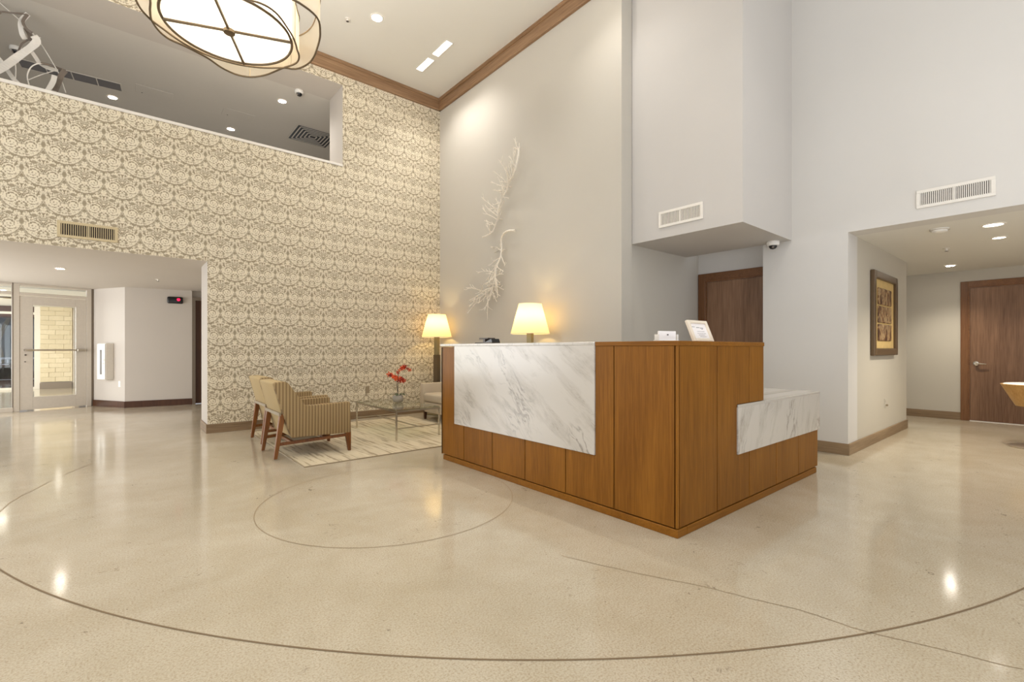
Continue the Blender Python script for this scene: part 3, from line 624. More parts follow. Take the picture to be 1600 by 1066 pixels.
fr.build('top_frame', 'steel', tbl)
for sx_ in (-1, 1):
    for sy_ in (-1, 1): MB().box(sx_*tw-.009*(1+sx_), sx_*tw+.009*(1-sx_), sy_*tl-.009*(1+sy_), sy_*tl+.009*(1-sy_), 0, tz-.034).build('leg', 'chrome', tbl)
MB().box(-tw+.018, tw-.018, -tl+.003, -tl+.015, .135, .147).box(-tw+.018, tw-.018, tl-.015, tl-.003, .135, .147).box(-.006, .006, -tl+.015, tl-.015, .135, .147).build('stretcher', 'steel', tbl)
sofa = thing('sofa', 'greige upholstered two-seat sofa against the branch wall, mostly behind the desk', 'sofa', (3.62, 5.66, 0))
hw = 0.93
for s_ in (-1, 1):
    MB().box(0, .68, s_*hw-.05*(1+s_), s_*hw+.05*(1-s_), .14, .56, .012, 2).build('arm', 'fabric_sofa', sofa, smooth=True)
MB().box(.02, .66, -hw+.1, hw-.1, .12, .28, .01, 2).build('seat_base', 'fabric_sofa', sofa, smooth=True)
for s_ in (-1, 1): MB().box(-.005, .56, .005 if s_ > 0 else -hw+.105, hw-.105 if s_ > 0 else -.005, .282, .415, .035, 3).build('seat_cushion', 'fabric_sofa', sofa, smooth=True)
MB().box(.52, .68, -hw+.1, hw-.1, .28, .62, .02, 2).build('backrest', 'fabric_sofa', sofa, smooth=True)
for x in (.06, .62):
    for s_ in (-1, 1):
        zf = 0
        MB().hexa([(x-.015, s_*(hw-.06)-.015, zf), (x+.015, s_*(hw-.06)-.015, zf), (x+.015, s_*(hw-.06)+.015, zf), (x-.015, s_*(hw-.06)+.015, zf)], [(x-.022, s_*(hw-.06)-.022, .14), (x+.022, s_*(hw-.06)-.022, .14), (x+.022, s_*(hw-.06)+.022, .14), (x-.022, s_*(hw-.06)+.022, .14)]).build('leg', 'dark_wood', sofa)
# orchid
OB = Vector((2.865, 5.814, RZ+tz+.001))
orc = thing('potted_orchid', 'red-orange orchid in a round grey ceramic pot on the glass table', 'plant', OB)
MB().lathe([(0, 0), (.045, 0), (.062, .012), (.075, .045), (.072, .075), (.055, .097), (.047, .100), (.043, .095), (.06, .07), (.0, .06)], n=24).build('pot', 'ceramic', orc, smooth=True)
MB().lathe([(0, .085), (.044, .086), (.03, .094), (0, .097)], n=12).build('moss', 'stem', orc)
def wp(x, y): return None
st1 = [(0, 0, .09), (.0, .003, .22), (.002, .0, .33), (.004, -.004, .40), (.02, -.015, .455), (.055, -.045, .475), (.10, -.085, .455), (.125, -.105, .425)]
st2 = [(0, 0, .09), (-.01, .006, .20), (-.02, .015, .30), (-.05, .04, .35), (-.09, .072, .372)]
MB().tube(bez(st1, 4), .004, 5).build('stem', 'stem', orc); MB().tube(bez(st2, 4), .0035, 5).build('stem', 'stem', orc)
lv = MB()
for a, ln_ in ((0.3, .10), (1.6, .07), (2.9, .11), (4.1, .08), (5.2, .09)):
    d = Vector((math.cos(a), math.sin(a), 0)); n_ = Vector((-d.y, d.x, 0))
    pts = [d*.02 + Vector((0, 0, .095)), d*(.02+ln_*.5) + Vector((0, 0, .118)), d*(.02+ln_) + Vector((0, 0, .10))]
    lv.ribbon(bez(pts, 4), [n_*(.028*math.sin(PI*(i+1)/11)+.004) for i in range(9)], .002)
lv.build('leaf', 'leaf', orc)
def flower_mesh():
    m = MB()
    for k in range(5):
        a = 2*PI*k/5; d = Vector((math.cos(a), 0, math.sin(a))); n_ = Vector((-d.z, 0, d.x)); wdt = .024 if k % 2 else .019
        q = [m.bm.verts.new(p) for p in (d*.003, d*.017+n_*wdt/2+Vector((0, -.006, 0)), d*.036+n_*wdt*.35, d*.042+Vector((0, .003, 0)), d*.036-n_*wdt*.35, d*.017-n_*wdt/2+Vector((0, -.006, 0)))]
        m.bm.faces.new(q)
    m.lathe([(.004, -.012), (.008, -.006), (.003, 0)], n=6, axis=1)
    return m
f0 = None
fpos = [(-.092, .077, .378), (-.078, .06, .362), (-.06, .055, .372), (-.05, .03, .345), (-.033, .027, .335), (-.03, .03, .352), (-.01, .01, .318), (.013, -.011, .30), (.035, -.03, .318), (.03, -.02, .286), (.053, -.044, .284), (.048, -.04, .305), (.02, -.01, .33), (.065, -.05, .296),
        (.0, .0, .395), (-.01, .005, .41), (.015, -.01, .43), (.035, -.03, .455), (.052, -.04, .468), (.066, -.055, .488), (.06, -.05, .472), (.078, -.065, .478), (.10, -.085, .452), (.125, -.105, .436), (.11, -.095, .428)]
for i, p in enumerate(fpos):
    sc = random.uniform(.7, 1.0) if i not in (14, 15, 22, 23, 24) else .6
    if f0 is None: f0 = flower_mesh().build('flower', 'petal', orc); o = f0
    else: o = f0.copy(); COL.objects.link(o); o.parent = orc
    o.location = p; o.scale = (sc,)*3; o.rotation_euler = (random.uniform(-.6, .6), random.uniform(-1, 1), -0.7+random.uniform(-.7, .7))
# floor lamps
def make_lamp(label, loc):
    l = thing('floor_lamp', label, 'lamp', loc, 0.3, 'floor lamps')
    MB().box(-.13, .13, -.13, .13, 0, .02, .004).build('base', 'lamp_metal', l)
    MB().box(-.042, .042, -.042, .042, .02, 1.00, .003).build('lower_post', 'bronze', l)
    MB().box(-.034, .034, -.034, .034, 1.00, 1.30, .003).build('upper_post', 'lamp_metal', l)
    m = MB(); n = 48
    rows = []
    for r, z in ((.252, 1.293), (.1475, 1.676)): rows.append([m.bm.verts.new((r*math.cos(2*PI*k/n), r*math.sin(2*PI*k/n), z)) for k in range(n)])
    for k in range(n): m.bm.faces.new((rows[0][k], rows[0][(k+1)%n], rows[1][(k+1)%n], rows[1][k]))
    m.build('lamp_shade', 'lamp_shade', l, smooth=True)
    MB().tube([(.2525*math.cos(2*PI*k/n), .2525*math.sin(2*PI*k/n), 1.294) for k in range(n)], .004, 5, True).build('shade_trim', 'cream_frame', l)
    MB().tube([(.148*math.cos(2*PI*k/n), .148*math.sin(2*PI*k/n), 1.675) for k in range(n)], .004, 5, True).build('shade_trim', 'cream_frame', l)
    MB().tube([(-.147, 0, 1.66), (.147, 0, 1.66)], .003, 5).tube([(0, -.147, 1.66), (0, .147, 1.66)], .003, 5).build('shade_spider', 'lamp_metal', l)
    MB().tube([(0, 0, 1.30), (0, 0, 1.40)], .012, 8).build('socket', 'lamp_metal', l)
    return l
LC = (1.0, 0.74, 0.34)
LP1, LP2 = (4.085, 6.86, 0), (4.05, 4.485, 0)
lampA = make_lamp('floor lamp with tapered cream shade, in the corner by the patterned wall', LP1)
dup(lampA, LP2, 'floor lamp with tapered cream shade, lit behind the marble front of the desk')
for p in (LP1, LP2): point((p[0], p[1], 1.50), 8, LC, 0.035)

# ------------------------------------------------------------------ doors in niche and hall
d2 = sempty('door_2', (6.09, 3.297, 0), -PI/2)        # local x runs towards smaller y, local y towards +x
def casing(parent, w, h, cw, mats, leafmat, right=True):
    MB().box(0, cw, -.022, 0.0, 0, h+cw, .004).build('casing', mats[0], parent)
    if right: MB().box(cw+w, 2*cw+w, -.022, 0.0, 0, h+cw, .004).build('casing', mats[0], parent)
    MB().box(cw, cw+w, -.022, 0.0, h, h+cw, .004).build('casing', mats[1], parent)
    MB().box(cw, cw+.018, -.016, 0.0, 0, h).box(cw+w-.018, cw+w, -.016, 0.0, 0, h).box(cw+.018, cw+w-.018, -.016, 0.0, h-.018, h).build('jamb', mats[1], parent)
    return MB().box(cw+.020, cw+w-.020, -.008, 0.0, 0.012, h-.020).build('door_leaf', leafmat, parent)
casing(d2, 0.92, 2.012, 0.10, ('casing_wood', 'casing_wood_flat'), 'door_wood')
d1 = sempty('door_4', (9.98, 1.125, 0), -PI/2)
leaf = casing(d1, 0.96, 2.045, 0.085, ('casing_wood', 'casing_wood_flat'), 'door_wood')
MB().lathe([(0, 0), (.033, 0), (.033, -.012), (.014, -.016), (.014, -.055), (0, -.055)], (0.169, -0.008, 0.878), 16, 1).tube([(.169, -.055, .878), (.20, -.06, .876), (.285, -.058, .870)], [.013, .011, .008], 8).build('door_handle', 'chrome', leaf)
MB().box(.10, 1.03, -.03, -.005, 0, .008).build('threshold', 'white_metal', d1)

# ------------------------------------------------------------------ wall grilles
def grille(name_label, loc, rz, w, h, nsl, metal, back='dark_inside', gap=0.6, mid=0.012, fr_=.028):
    g = thing('wall_vent', name_label, 'vent', loc, rz)
    m = MB().box(-w/2, w/2, -.012, 0, -h/2, -h/2+fr_, .002).box(-w/2, w/2, -.012, 0, h/2-fr_, h/2, .002).box(-w/2, -w/2+fr_, -.012, 0, -h/2+fr_, h/2-fr_).box(w/2-fr_, w/2, -.012, 0, -h/2+fr_, h/2-fr_).box(-mid/2, mid/2, -.012, 0, -h/2+fr_, h/2-fr_)
    m.build('frame', metal, g)
    MB().box(-w/2+fr_, w/2-fr_, -.0015, 0, -h/2+fr_, h/2-fr_).build('backing', back, g)
    s0 = None
    for a, b in ((-w/2+fr_, -mid/2), (mid/2, w/2-fr_)):
        p = (b-a)/nsl
        for k in range(nsl):
            if s0 is None: s0 = MB().box(-p*gap/2, p*gap/2, -.010, -.001, -h/2+fr_, h/2-fr_).build('slat', metal, g); o = s0
            else: o = s0.copy(); COL.objects.link(o); o.parent = g
            o.location = (a + p*(k+.5), 0, 0)
    return g
grille('tan wall vent with vertical slats over the passage opening', (-0.275, YL, 2.434), 0, 0.515, 0.182, 12, 'tan_metal', gap=.34)
grille('white wall vent on the bulkhead above the desk', (4.56, 2.675, 2.513), -PI/2, 0.51, 0.176, 13, 'white_metal', back='grey_block', gap=.42)
grille('white wall vent with vertical slats above the hall opening', (XR, 0.692, 2.5), -PI/2, 0.522, 0.168, 17, 'white_metal', back='slate', gap=.5)
# ------------------------------------------------------------------ ceiling fixtures
def downlight(label, loc, r=0.075, grp='recessed ceiling lights', power=30, color=(1, .97, .93), sp=True, ang=120, blend=0.9, lens='lens_glow'):
    d = thing('downlight', label, 'light', loc, 0, grp)
    n = 24
    MB().lathe([(r, -.001), (r, -.006), (r*.80, -.008), (r*.78, -.002)], n=n).build('trim_ring', 'white_metal', d, smooth=True)
    MB().lathe([(0, -.003), (r*.79, -.003)], n=n).build('lens', lens, d)
    if sp: spot((loc[0], loc[1], loc[2]-.03), power, color, ang, blend, 0.05)
    return d
downlight('round recessed light in the main ceiling left of the linear lights', (2.618, 5.929, ZC), .085, power=70)
for (y0, y1, lb) in ((6.12, 5.73, 'rectangular recessed ceiling light, nearer of the pair by the wall washer gap'), (6.61, 6.25, 'rectangular recessed ceiling light nearest the ceiling corner')):
    g = thing('linear_light', lb, 'light', (3.62, (y0+y1)/2, ZC)); hl = abs(y0-y1)/2
    MB().box(-.062, .062, -hl-.012, -hl, -.008, 0).box(-.062, .062, hl, hl+.012, -.008, 0).box(-.062, -.05, -hl, hl, -.008, 0).box(.05, .062, -hl, hl, -.008, 0).build('trim_ring', 'white_metal', g)
    MB().box(-.05, .05, -hl, hl, -.004, 0).build('lens', 'linear_glow', g)
    spot((3.62, (y0+y1)/2, ZC-.03), 50, (1, .97, .93), 115, 0.7, 0.06, (4.3, (y0+y1)/2+.15, 2.8))
# unseen downlights added to the same ceiling as fill for walls and floor
for (x, y, p, w_) in ((3.62, 3.2, 75, 'above the desk'), (3.62, 0.6, 80, 'near the right wall'), (0.6, 1.6, 75, 'at the room centre'), (0.0, -1.6, 60, 'near the rear windows'), (-2.3, 3.4, 150, 'left of the chandelier'), (-2.6, 6.0, 120, 'near the passage')):
    downlight('round recessed light in the main ceiling ' + w_ + ', added out of view for fill', (x, y, ZC), .085, power=p)
downlight('recessed light in the mezzanine ceiling near the opening corner', (2.042, 8.315, 5.158), .07, power=75, ang=150, blend=0.8)
downlight('recessed light in the mezzanine ceiling beside the slot vent', (-0.088, 9.942, 5.158), .07, power=14)
downlight('recessed light in the mezzanine ceiling half hidden by the sill', (1.573, 9.98, 5.158), .07, power=14)
downlight('recessed light in the passage ceiling before the glass door', (-0.654, 9.294, ZP), .06, power=75)
downlight('recessed light in the vestibule ceiling beyond the glass', (-1.75, 13.4, ZP), .06, power=70)
downlight('recessed light in the vestibule ceiling by the stone wall', (-1.2, 16.6, ZP), .06, power=75)
HL = (1, .92, .78)
downlight('large recessed hall light nearest the right wall', (6.491, 0.502, ZS), .09, power=95, color=HL, lens='linear_glow')
downlight('smaller recessed hall light second from the right wall', (7.285, 0.52, ZS), .065, power=85, color=HL, lens='linear_glow')
downlight('recessed hall light further along the hall, added out of view for fill', (8.4, -3.4, ZS), .065, power=170, color=HL)  # unseen light, added so its floor bounce brightens the hall ceiling
downlight('recessed hall light nearest the wooden door', (9.208, 1.146, ZS), .065, power=85, color=HL)
def sprinkler(label, loc):
    s_ = thing('sprinkler', label, 'sprinkler', loc, 0, 'ceiling sprinklers')
    MB().lathe([(.035, 0), (.033, -.006), (.012, -.008), (.010, -.03), (0, -.03)], n=14).build('escutcheon', 'white_metal', s_)
    MB().lathe([(0, -.038), (.018, -.037), (.018, -.034), (0, -.034)], n=10).tube([(-.008, 0, -.028), (-.008, 0, -.036)], .002, 4).tube([(.008, 0, -.028), (.008, 0, -.036)], .002, 4).build('deflector', 'slate', s_)
    return s_
sprinkler('small sprinkler head in the main ceiling beside the round light', (2.327, 6.203, ZC))
sprinkler('small sprinkler head in the hall soffit', (7.6, 0.98, ZS))
sprinkler('small sprinkler head in the passage ceiling', (0.486, 9.717, ZP))
sd = thing('smoke_detector', 'flat round white smoke detector on the hall soffit', 'detector', (6.32, 0.867, ZS))
MB().lathe([(.075, 0), (.075, -.012), (.062, -.016), (.06, -.028), (.045, -.036), (0, -.037)], n=24).build('body', 'white_plastic', sd, smooth=True)
MB().lathe([(.0755, -.010), (.0765, -.012), (.0755, -.014)], n=24).build('seam', 'outlet_tan', sd)
def dome(label, loc, ang=0):
    d = thing('security_camera', label, 'camera', loc, ang, 'dome cameras')
    MB().lathe([(.062, 0), (.066, -.006), (.066, -.035), (.055, -.048), (.04, -.05), (0, -.05)], n=24).build('housing', 'white_plastic', d, smooth=True)
    MB().lathe([(.042, -.05), (.038, -.068), (.026, -.082), (0, -.09)], n=20).build('dome', 'black_plastic', d, smooth=True)
    MB().lathe([(0, -.012), (.012, -.012), (.012, .012), (0, .014)], (-.026, -.012, -.068), 10, 0).build('lens', 'grey_block', d)
    return d
dome('white dome security camera under the bulkhead corner', (5.66, 2.18, 2.312))
dome('white dome security camera on the mezzanine ceiling near the opening corner', (2.165, 7.62+.19, 5.158))
dome('white dome security camera on the mezzanine ceiling behind the ribbon sculpture', (-1.072, 9.13, 5.158))
# square diffuser, slot vent and access panels of the mezzanine ceiling
df = thing('ceiling_diffuser', 'square louvred air diffuser in the mezzanine ceiling', 'vent', (2.83, 9.33, 5.158))
for k in range(6):
    a = .36 - k*.060; m = MB(); z = -.010
    for s_ in (-1, 1): m.box(-a, a, s_*a-.011, s_*a+.011, z-.004, z).box(s_*a-.011, s_*a+.011, -a+.011, a-.011, z-.004, z)
    m.build('louvre_ring', 'mezz_paint', df)
MB().box(-.35, .35, -.35, .35, -.002, 0).build('backing', 'black_plastic', df)
sv = thing('slot_vent', 'long dark slot vent in four sections in the mezzanine ceiling', 'vent', (-0.54, 9.54, 5.158), -0.085)
MB().box(-.57, .57, -.14, -.125, -.006, 0).box(-.57, .57, .125, .14, -.006, 0).box(-.57, -.555, -.125, .125, -.006, 0).box(.555, .57, -.125, .125, -.006, 0).build('frame', 'mezz_paint', sv)
MB().box(-.555, .555, -.125, .125, -.002, 0).build('backing', 'slate', sv)
for x in (-.28, 0, .28): MB().box(x-.006, x+.006, -.125, .125, -.006, -.002).build('divider', 'mezz_paint', sv)
for lb, x, y in (('faint square access panel in the mezzanine ceiling next to the slot vent', .42, 9.35), ('faint access panel in the middle of the mezzanine ceiling', 1.58, 9.3)):
    g = thing('access_panel', lb, 'panel', (x, y, 5.158)); MB().box(-.235, .235, -.15, .15, -.005, 0, .002).build('cover', 'mezz_paint', g)
    MB().lathe([(0, -.008), (.01, -.008), (.01, -.005)], (-.15, .1, 0), 8).build('latch', 'slate', g)
va = thing('vestibule_vent', 'round dark ceiling vent in the vestibule', 'vent', (-1.92, 15.2, ZP)); MB().lathe([(.15, 0), (.15, -.012), (.11, -.02), (.0, -.02)], n=20).build('ring', 'slate', va); MB().lathe([(.08, -.021), (.06, -.032), (0, -.032)], n=16).build('cone', 'outlet_tan', va)

# ------------------------------------------------------------------ chandelier
CX, CY, CZ = 0.686, 4.42, 3.70
cl = thing('chandelier', 'large cloud-shaped pendant light of cream fabric with dark wire rims', 'chandelier', (CX, CY, CZ))
R0, H0 = 0.462, 0.36
n = 72
m = MB(); m.lathe([(0, 0.004), (R0*.5, 0.004), (R0, 0.004)], n=n); m.build('diffuser', 'diffuser', cl)
def wall_of(rf, z0, z1, name, mat, n=120):
    m = MB(); ring = []
    for k in range(n):
        a = 2*PI*k/n; r = rf(a); ring.append((m.bm.verts.new((r*math.cos(a), r*math.sin(a), z0)), m.bm.verts.new((r*math.cos(a), r*math.sin(a), z1))))
    for k in range(n): A, B = ring[k], ring[(k+1)%n]; m.bm.faces.new((A[0], B[0], B[1], A[1]))
    return m.build(name, mat, cl, smooth=True)
wall_of(lambda a: R0, 0, H0, 'inner_drum', 'drum_fabric')
def wire(rf, z, r, n=120): return MB().tube([(rf(2*PI*k/n)*math.cos(2*PI*k/n), rf(2*PI*k/n)*math.sin(2*PI*k/n), z) for k in range(n)], r, 6, True)
wire(lambda a: R0, 0, .011).build('rim_wire', 'bronze', cl)
def interp(tab):
    tab = sorted(tab); n_ = len(tab)
    def f(a):
        d = math.degrees(a) % 360
        if d < tab[0][0]: d += 360
        for i in range(n_):
            a1, r1 = tab[i]; a2, r2 = tab[(i+1) % n_]
            if i == n_-1: a2 += 360
            if a1 <= d <= a2:
                a0, r0 = tab[i-1]; a3, r3 = tab[(i+2) % n_]
                if i == 0: a0 -= 360
                if i+2 >= n_: a3 += 360
                h = a2-a1; m1 = (r2-r0)/(a2-a0)*h; m2 = (r3-r1)/(a3-a1)*h; q = (d-a1)/h
                return (2*q**3-3*q*q+1)*r1 + (q**3-2*q*q+q)*m1 + (-2*q**3+3*q*q)*r2 + (q**3-q*q)*m2
        return tab[0][1]
    return f
t1 = [(0, .538), (11, .557), (29, .547), (42, .576), (57, .645), (67, .689), (76, .691), (86, .64), (97, .56), (109, .536), (120, .545), (129, .581), (137, .583), (144, .572), (152, .557), (165, .525), (180, .511), (200, .56), (222, .67), (240, .69), (256, .58), (272, .485), (288, .52), (297, .519), (318, .487), (347, .50)]
t2 = [(7, .632), (22, .604), (29, .547), (50, .51), (80, .50), (110, .51), (140, .525), (152, .557), (165, .585), (175, .60), (190, .66), (205, .70), (222, .66), (245, .56), (265, .60), (285, .70), (295, .763), (300, .778), (305, .790), (311, .787), (322, .732), (340, .663)]
for tb_, z0_, z1_ in ((t1, 0.0, 0.34), (t2, 0.0, 0.30)):
    rf = interp(tb_); sh = wall_of(rf, z0_, z1_, 'wavy_shade', 'sheer')
    o = wire(rf, z0_, .008).build('rim_wire', 'bronze', sh); o = wire(rf, z1_, .007).build('rim_wire', 'bronze', sh)
for a in (67, -113, 158, -21.7):
    a = math.radians(a); MB().tube([(0, 0, -.004), (R0*math.cos(a), R0*math.sin(a), -.006)], .012, 6).build('cross_bar', 'bronze', cl)
MB().lathe([(0, -.03), (.042, -.026), (.042, .0), (0, .0)], n=20).build('hub', 'bronze', cl)
for a in (67, 157, -113, -23, 20, 110):
    a = math.radians(a); rf = interp(t1); r = rf(a % (2*PI))
    MB().tube([(r*math.cos(a), r*math.sin(a), 0.0), (r*math.cos(a), r*math.sin(a), .34)], .005, 5).build('upright', 'steel', cl)
MB().tube([(0, 0, .30), (0, 0, ZC-CZ)], .012, 8).build('stem', 'bronze', cl)
MB().lathe([(0, ZC-CZ-.035), (.07, ZC-CZ-.03), (.085, ZC-CZ)], n=20).build('canopy', 'bronze', cl)
for a in (0.6, 2.2, 3.7, 5.3): point((CX+.24*math.cos(a), CY+.24*math.sin(a), CZ+.29), 46, (1, .95, .88), 0.05)

# ------------------------------------------------------------------ branch sculptures on the pale wall
def branch(label, main, loc, seed, twigs):
    rnd = random.Random(seed)
    b = thing('branch_sculpture', label, 'sculpture', (XF, main[0][0], main[0][1]), 0, 'branch wall sculptures')
    o0 = Vector((XF, main[0][0], main[0][1]))
    P = bez([Vector((XF-.095-.025*math.sin(i*1.3), y, z))-o0 for i, (y, z) in enumerate(main)], 5)
    N = len(P); MB().tube(P, [.016*(1-.5*i/N) + (.003 if i % 5 == 0 else 0) for i in range(N)], 7).build('main_stem', 'branch', b, smooth=True)
    for (fpos_, dy, dz, ln_) in twigs + [(min(f_+.035, .98), -dy_*.7, dz_*.9, l_*.62) for f_, dy_, dz_, l_ in twigs] + [(max(f_-.02, .02), dy_*.8+.2, dz_*.5, l_*.7) for f_, dy_, dz_, l_ in twigs[::2]]:
        m = MB(); p = P[int(fpos_*(N-1))].copy(); d = Vector((rnd.uniform(-.35, .05), dy, dz)).normalized(); pts = [p.copy()]
        k = max(3, int(ln_/.06))
        for i in range(k):
            d = (d + Vector((rnd.uniform(-.25, .2), rnd.uniform(-.3, .3), rnd.uniform(-.25, .3)))).normalized(); p = p + d*ln_/k
            p.x = min(p.x, -.04); pts.append(p.copy())
            if rnd.random() < .75 and i < k-1:
                e = (d + Vector((rnd.uniform(-.3, .3), rnd.uniform(-.9, .9), rnd.uniform(-.6, .8)))).normalized()
                q = [p.copy(), p + e*ln_*.14, p + e*ln_*.24 + Vector((0, rnd.uniform(-.02, .02), rnd.uniform(0, .03)))]
                for v_ in q: v_.x = min(v_.x, -.03)
                m.tube(q, [.0052, .004, .003], 5)
        m.tube(pts, [.0072*(1-.5*i/len(pts)) for i in range(len(pts))], 5); m.build('twig', 'branch', b)
    MB().tube([P[N//3], Vector((-.002, P[N//3].y, P[N//3].z))], .006, 6).build('wall_pin', 'branch', b)
    MB().tube([P[2*N//3], Vector((-.002, P[2*N//3].y, P[2*N//3].z))], .006, 6).build('wall_pin', 'branch', b)
    return b
# along the wall, larger y is to the left in the photograph
branch('upper pale branch sculpture on the wall, forked top leaning right', [(4.963, 3.89), (4.945, 3.774), (5.057, 3.552), (5.20, 3.50), (5.24, 3.40), (5.319, 3.30), (5.40, 3.13), (5.413, 3.052), (5.50, 2.97), (5.58, 2.86), (5.667, 2.815), (5.777, 2.80)], 0, 3,
       [(.03, .55, .9, .20), (.20, -.05, 1, .40), (.18, .15, 1, .34), (.24, .5, 1, .36), (.30, 1, .6, .30), (.36, 1, .9, .34), (.42, .9, .8, .3), (.5, -.6, .9, .28), (.55, 1, .7, .34), (.6, -.5, 1, .26), (.66, 1, .8, .30), (.7, 1, .5, .34), (.78, 1, .9, .28), (.85, .9, 1, .26), (.22, -.7, .6, .24), (.46, -.9, -.2, .2)])
branch('lower pale branch sculpture on the wall, spreading down to the left', [(5.046, 2.764), (5.14, 2.775), (5.271, 2.764), (5.37, 2.69), (5.368, 2.559), (5.364, 2.431), (5.45, 2.30), (5.496, 2.20), (5.49, 2.05), (5.60, 2.02), (5.72, 1.99), (5.93, 1.91), (6.123, 1.85)], 0, 5,
       [(.36, 1, .3, .34), (.4, -.6, -.9, .28), (.45, 1, -.5, .36), (.5, -.7, -1, .34), (.55, -.5, -1, .36), (.58, 1, .1, .32), (.62, -.6, -1, .3), (.66, 1, -.3, .34), (.7, -.3, -1, .32), (.74, .6, -1, .4), (.8, .5, -1, .46), (.85, 1, .25, .42), (.9, .7, -1, .34), (.76, .1, -1, .42)])

# ------------------------------------------------------------------ ribbon sculpture behind the mezzanine sill
FX, FY_ = math.cos(TH), math.sin(TH)
RO = Vector((-0.75, 8.05, 4.4))
rs = thing('ribbon_sculpture', 'hanging sculpture of curling white ribbons and wires behind the mezzanine sill', 'sculpture', RO)
def pxp(px_, py_, Y):      # photograph waypoint at the depth plane y = Y
    d = Vector((FX + (px_-800)/FPX*FY_, FY_ - (px_-800)/FPX*FX, (545.13-py_)/FPX)); s_ = Y/d.y
    return Vector((d.x*s_, d.y*s_, HC + d.z*s_)) - RO
def zc(x, y): return (x/6.273, y/6.273)
def rib(pts, wd, mat, Y=8.05, dY=0.0, edge=False):
    P = bez([pxp(*zc(*p), Y + dY*i/(len(pts)-1)) for i, p in enumerate(pts)], 6); ws = []
    for i in range(len(P)):
        d = (P[min(i+1, len(P)-1)] - P[max(i-1, 0)]).normalized(); view = Vector((0.1, 1, .35)).normalized()
        w = d.cross(view).normalized() if not edge else view
        w = (w + view*0.35*math.sin(i*.35)).normalized(); ws.append(w*wd)
    MB().ribbon(P, ws, .005).build('ribbon', mat, rs)
rib([(-40, 160), (0, 128), (20, 115), (150, 130), (275, 137)], .020, 'ribbon_dark', 8.05)
rib([(275, 137), (215, 200), (203, 270), (220, 340), (245, 385)], .05, 'ribbon_white', 8.05, .1)
rib([(270, 140), (225, 210), (255, 275), (315, 325)], .03, 'ribbon_dark', 8.02)
rib([(255, 275), (290, 340), (300, 400)], .045, 'ribbon_dark', 8.12)
rib([(330, 350), (360, 400), (310, 460), (170, 560), (60, 640), (-60, 710)], .075, 'ribbon_white', 8.0, .06)
rib([(275, 390), (215, 430), (185, 490), (165, 530)], .018, 'ribbon_dark', 8.15)
rib([(305, 500), (350, 565), (390, 620), (480, 670), (570, 690)], .042, 'ribbon_white', 8.2)
rib([(-60, 520), (0, 590), (60, 670), (130, 770), (190, 830)], .045, 'ribbon_white', 8.15)
rib([(285, 830), (268, 750), (295, 670), (350, 630), (420, 622)], .012, 'ribbon_white', 8.1)
rib([(400, 622), (480, 635), (560, 665), (645, 695)], .028, 'ribbon_dark', 8.1)
rib([(640, 690), (600, 740), (575, 810), (540, 890)], .055, 'ribbon_dark', 8.05)
rib([(535, 740), (520, 800), (480, 870), (440, 920)], .05, 'ribbon_white', 8.0)
wr = MB()
for L_ in ([(-120, -70), (0, 30), (130, 145), (200, 205), (340, 350), (440, 490), (525, 630), (580, 730), (645, 910)], [(150, 600), (155, 690), (150, 800)], [(265, 790), (400, 735), (545, 690)], [(360, 372), (398, 370)]):
    wr.tube(bez([pxp(*zc(*p), 8.06) for p in L_], 5), .0055, 5)
wr.build('wire', 'wire', rs)
top = pxp(*zc(-120, -70), 8.06)
MB().tube([top, Vector((top.x, top.y, 5.158-RO.z))], .003, 5).build('hanging_wire', 'wire', rs)

# ------------------------------------------------------------------ framed picture, outlets, small wall devices
pc = thing('framed_picture', 'tall bronze-framed picture of nine brown blocks on gold, on the hall side wall', 'picture', (7.13, 1.496, 1.02))
w_, h_ = 1.10/2, 0.985
w_ = 0.55
MB().box(-w_, -w_+.085, -.045, 0, 0, h_, .008).box(w_-.085, w_, -.045, 0, 0, h_, .008).box(-w_+.085, w_-.085, -.045, 0, 0, .085, .008).box(-w_+.085, w_-.085, -.045, 0, h_-.085, h_, .008).build('frame', 'pic_frame', pc)
MB().box(-w_+.085, w_-.085, -.014, 0, .085, h_-.085).build('backing_board', 'mat_board', pc)
b0 = None
for r_ in range(3):
    for c_ in range(3):
        x = -.205 + c_*.205; z = .175 + r_*.215
        MB().box(x-.098, x+.098, -.028, -.014, z-.0, z+.198, .008).build('block', 'pic_block', pc)
def outlet(label, loc, rz, mat, switch=False):
    o = thing('wall_outlet', label, 'outlet', loc, rz)
    MB().box(-.035, .035, -.006, 0, -.057, .057, .003).build('cover_plate', mat, o)
    if switch: MB().box(-.012, .012, -.010, -.006, -.025, .025, .002).build('rocker', mat, o)
    else: MB().box(-.016, .016, -.008, -.006, .010, .038, .002).box(-.016, .016, -.008, -.006, -.038, -.010, .002).build('socket', mat, o)
    return o
outlet('tan power outlet low on the patterned wall', (3.025, YL, 0.449), 0, 'outlet_tan')
oo = outlet('pale power outlet low on the picture wall with a small plug', (7.251, 1.496, 0.43), 0, 'hall_paint'); MB().box(-.012, .012, -.03, -.008, -.036, -.014, .003).build('plug', 'outlet_tan', oo)
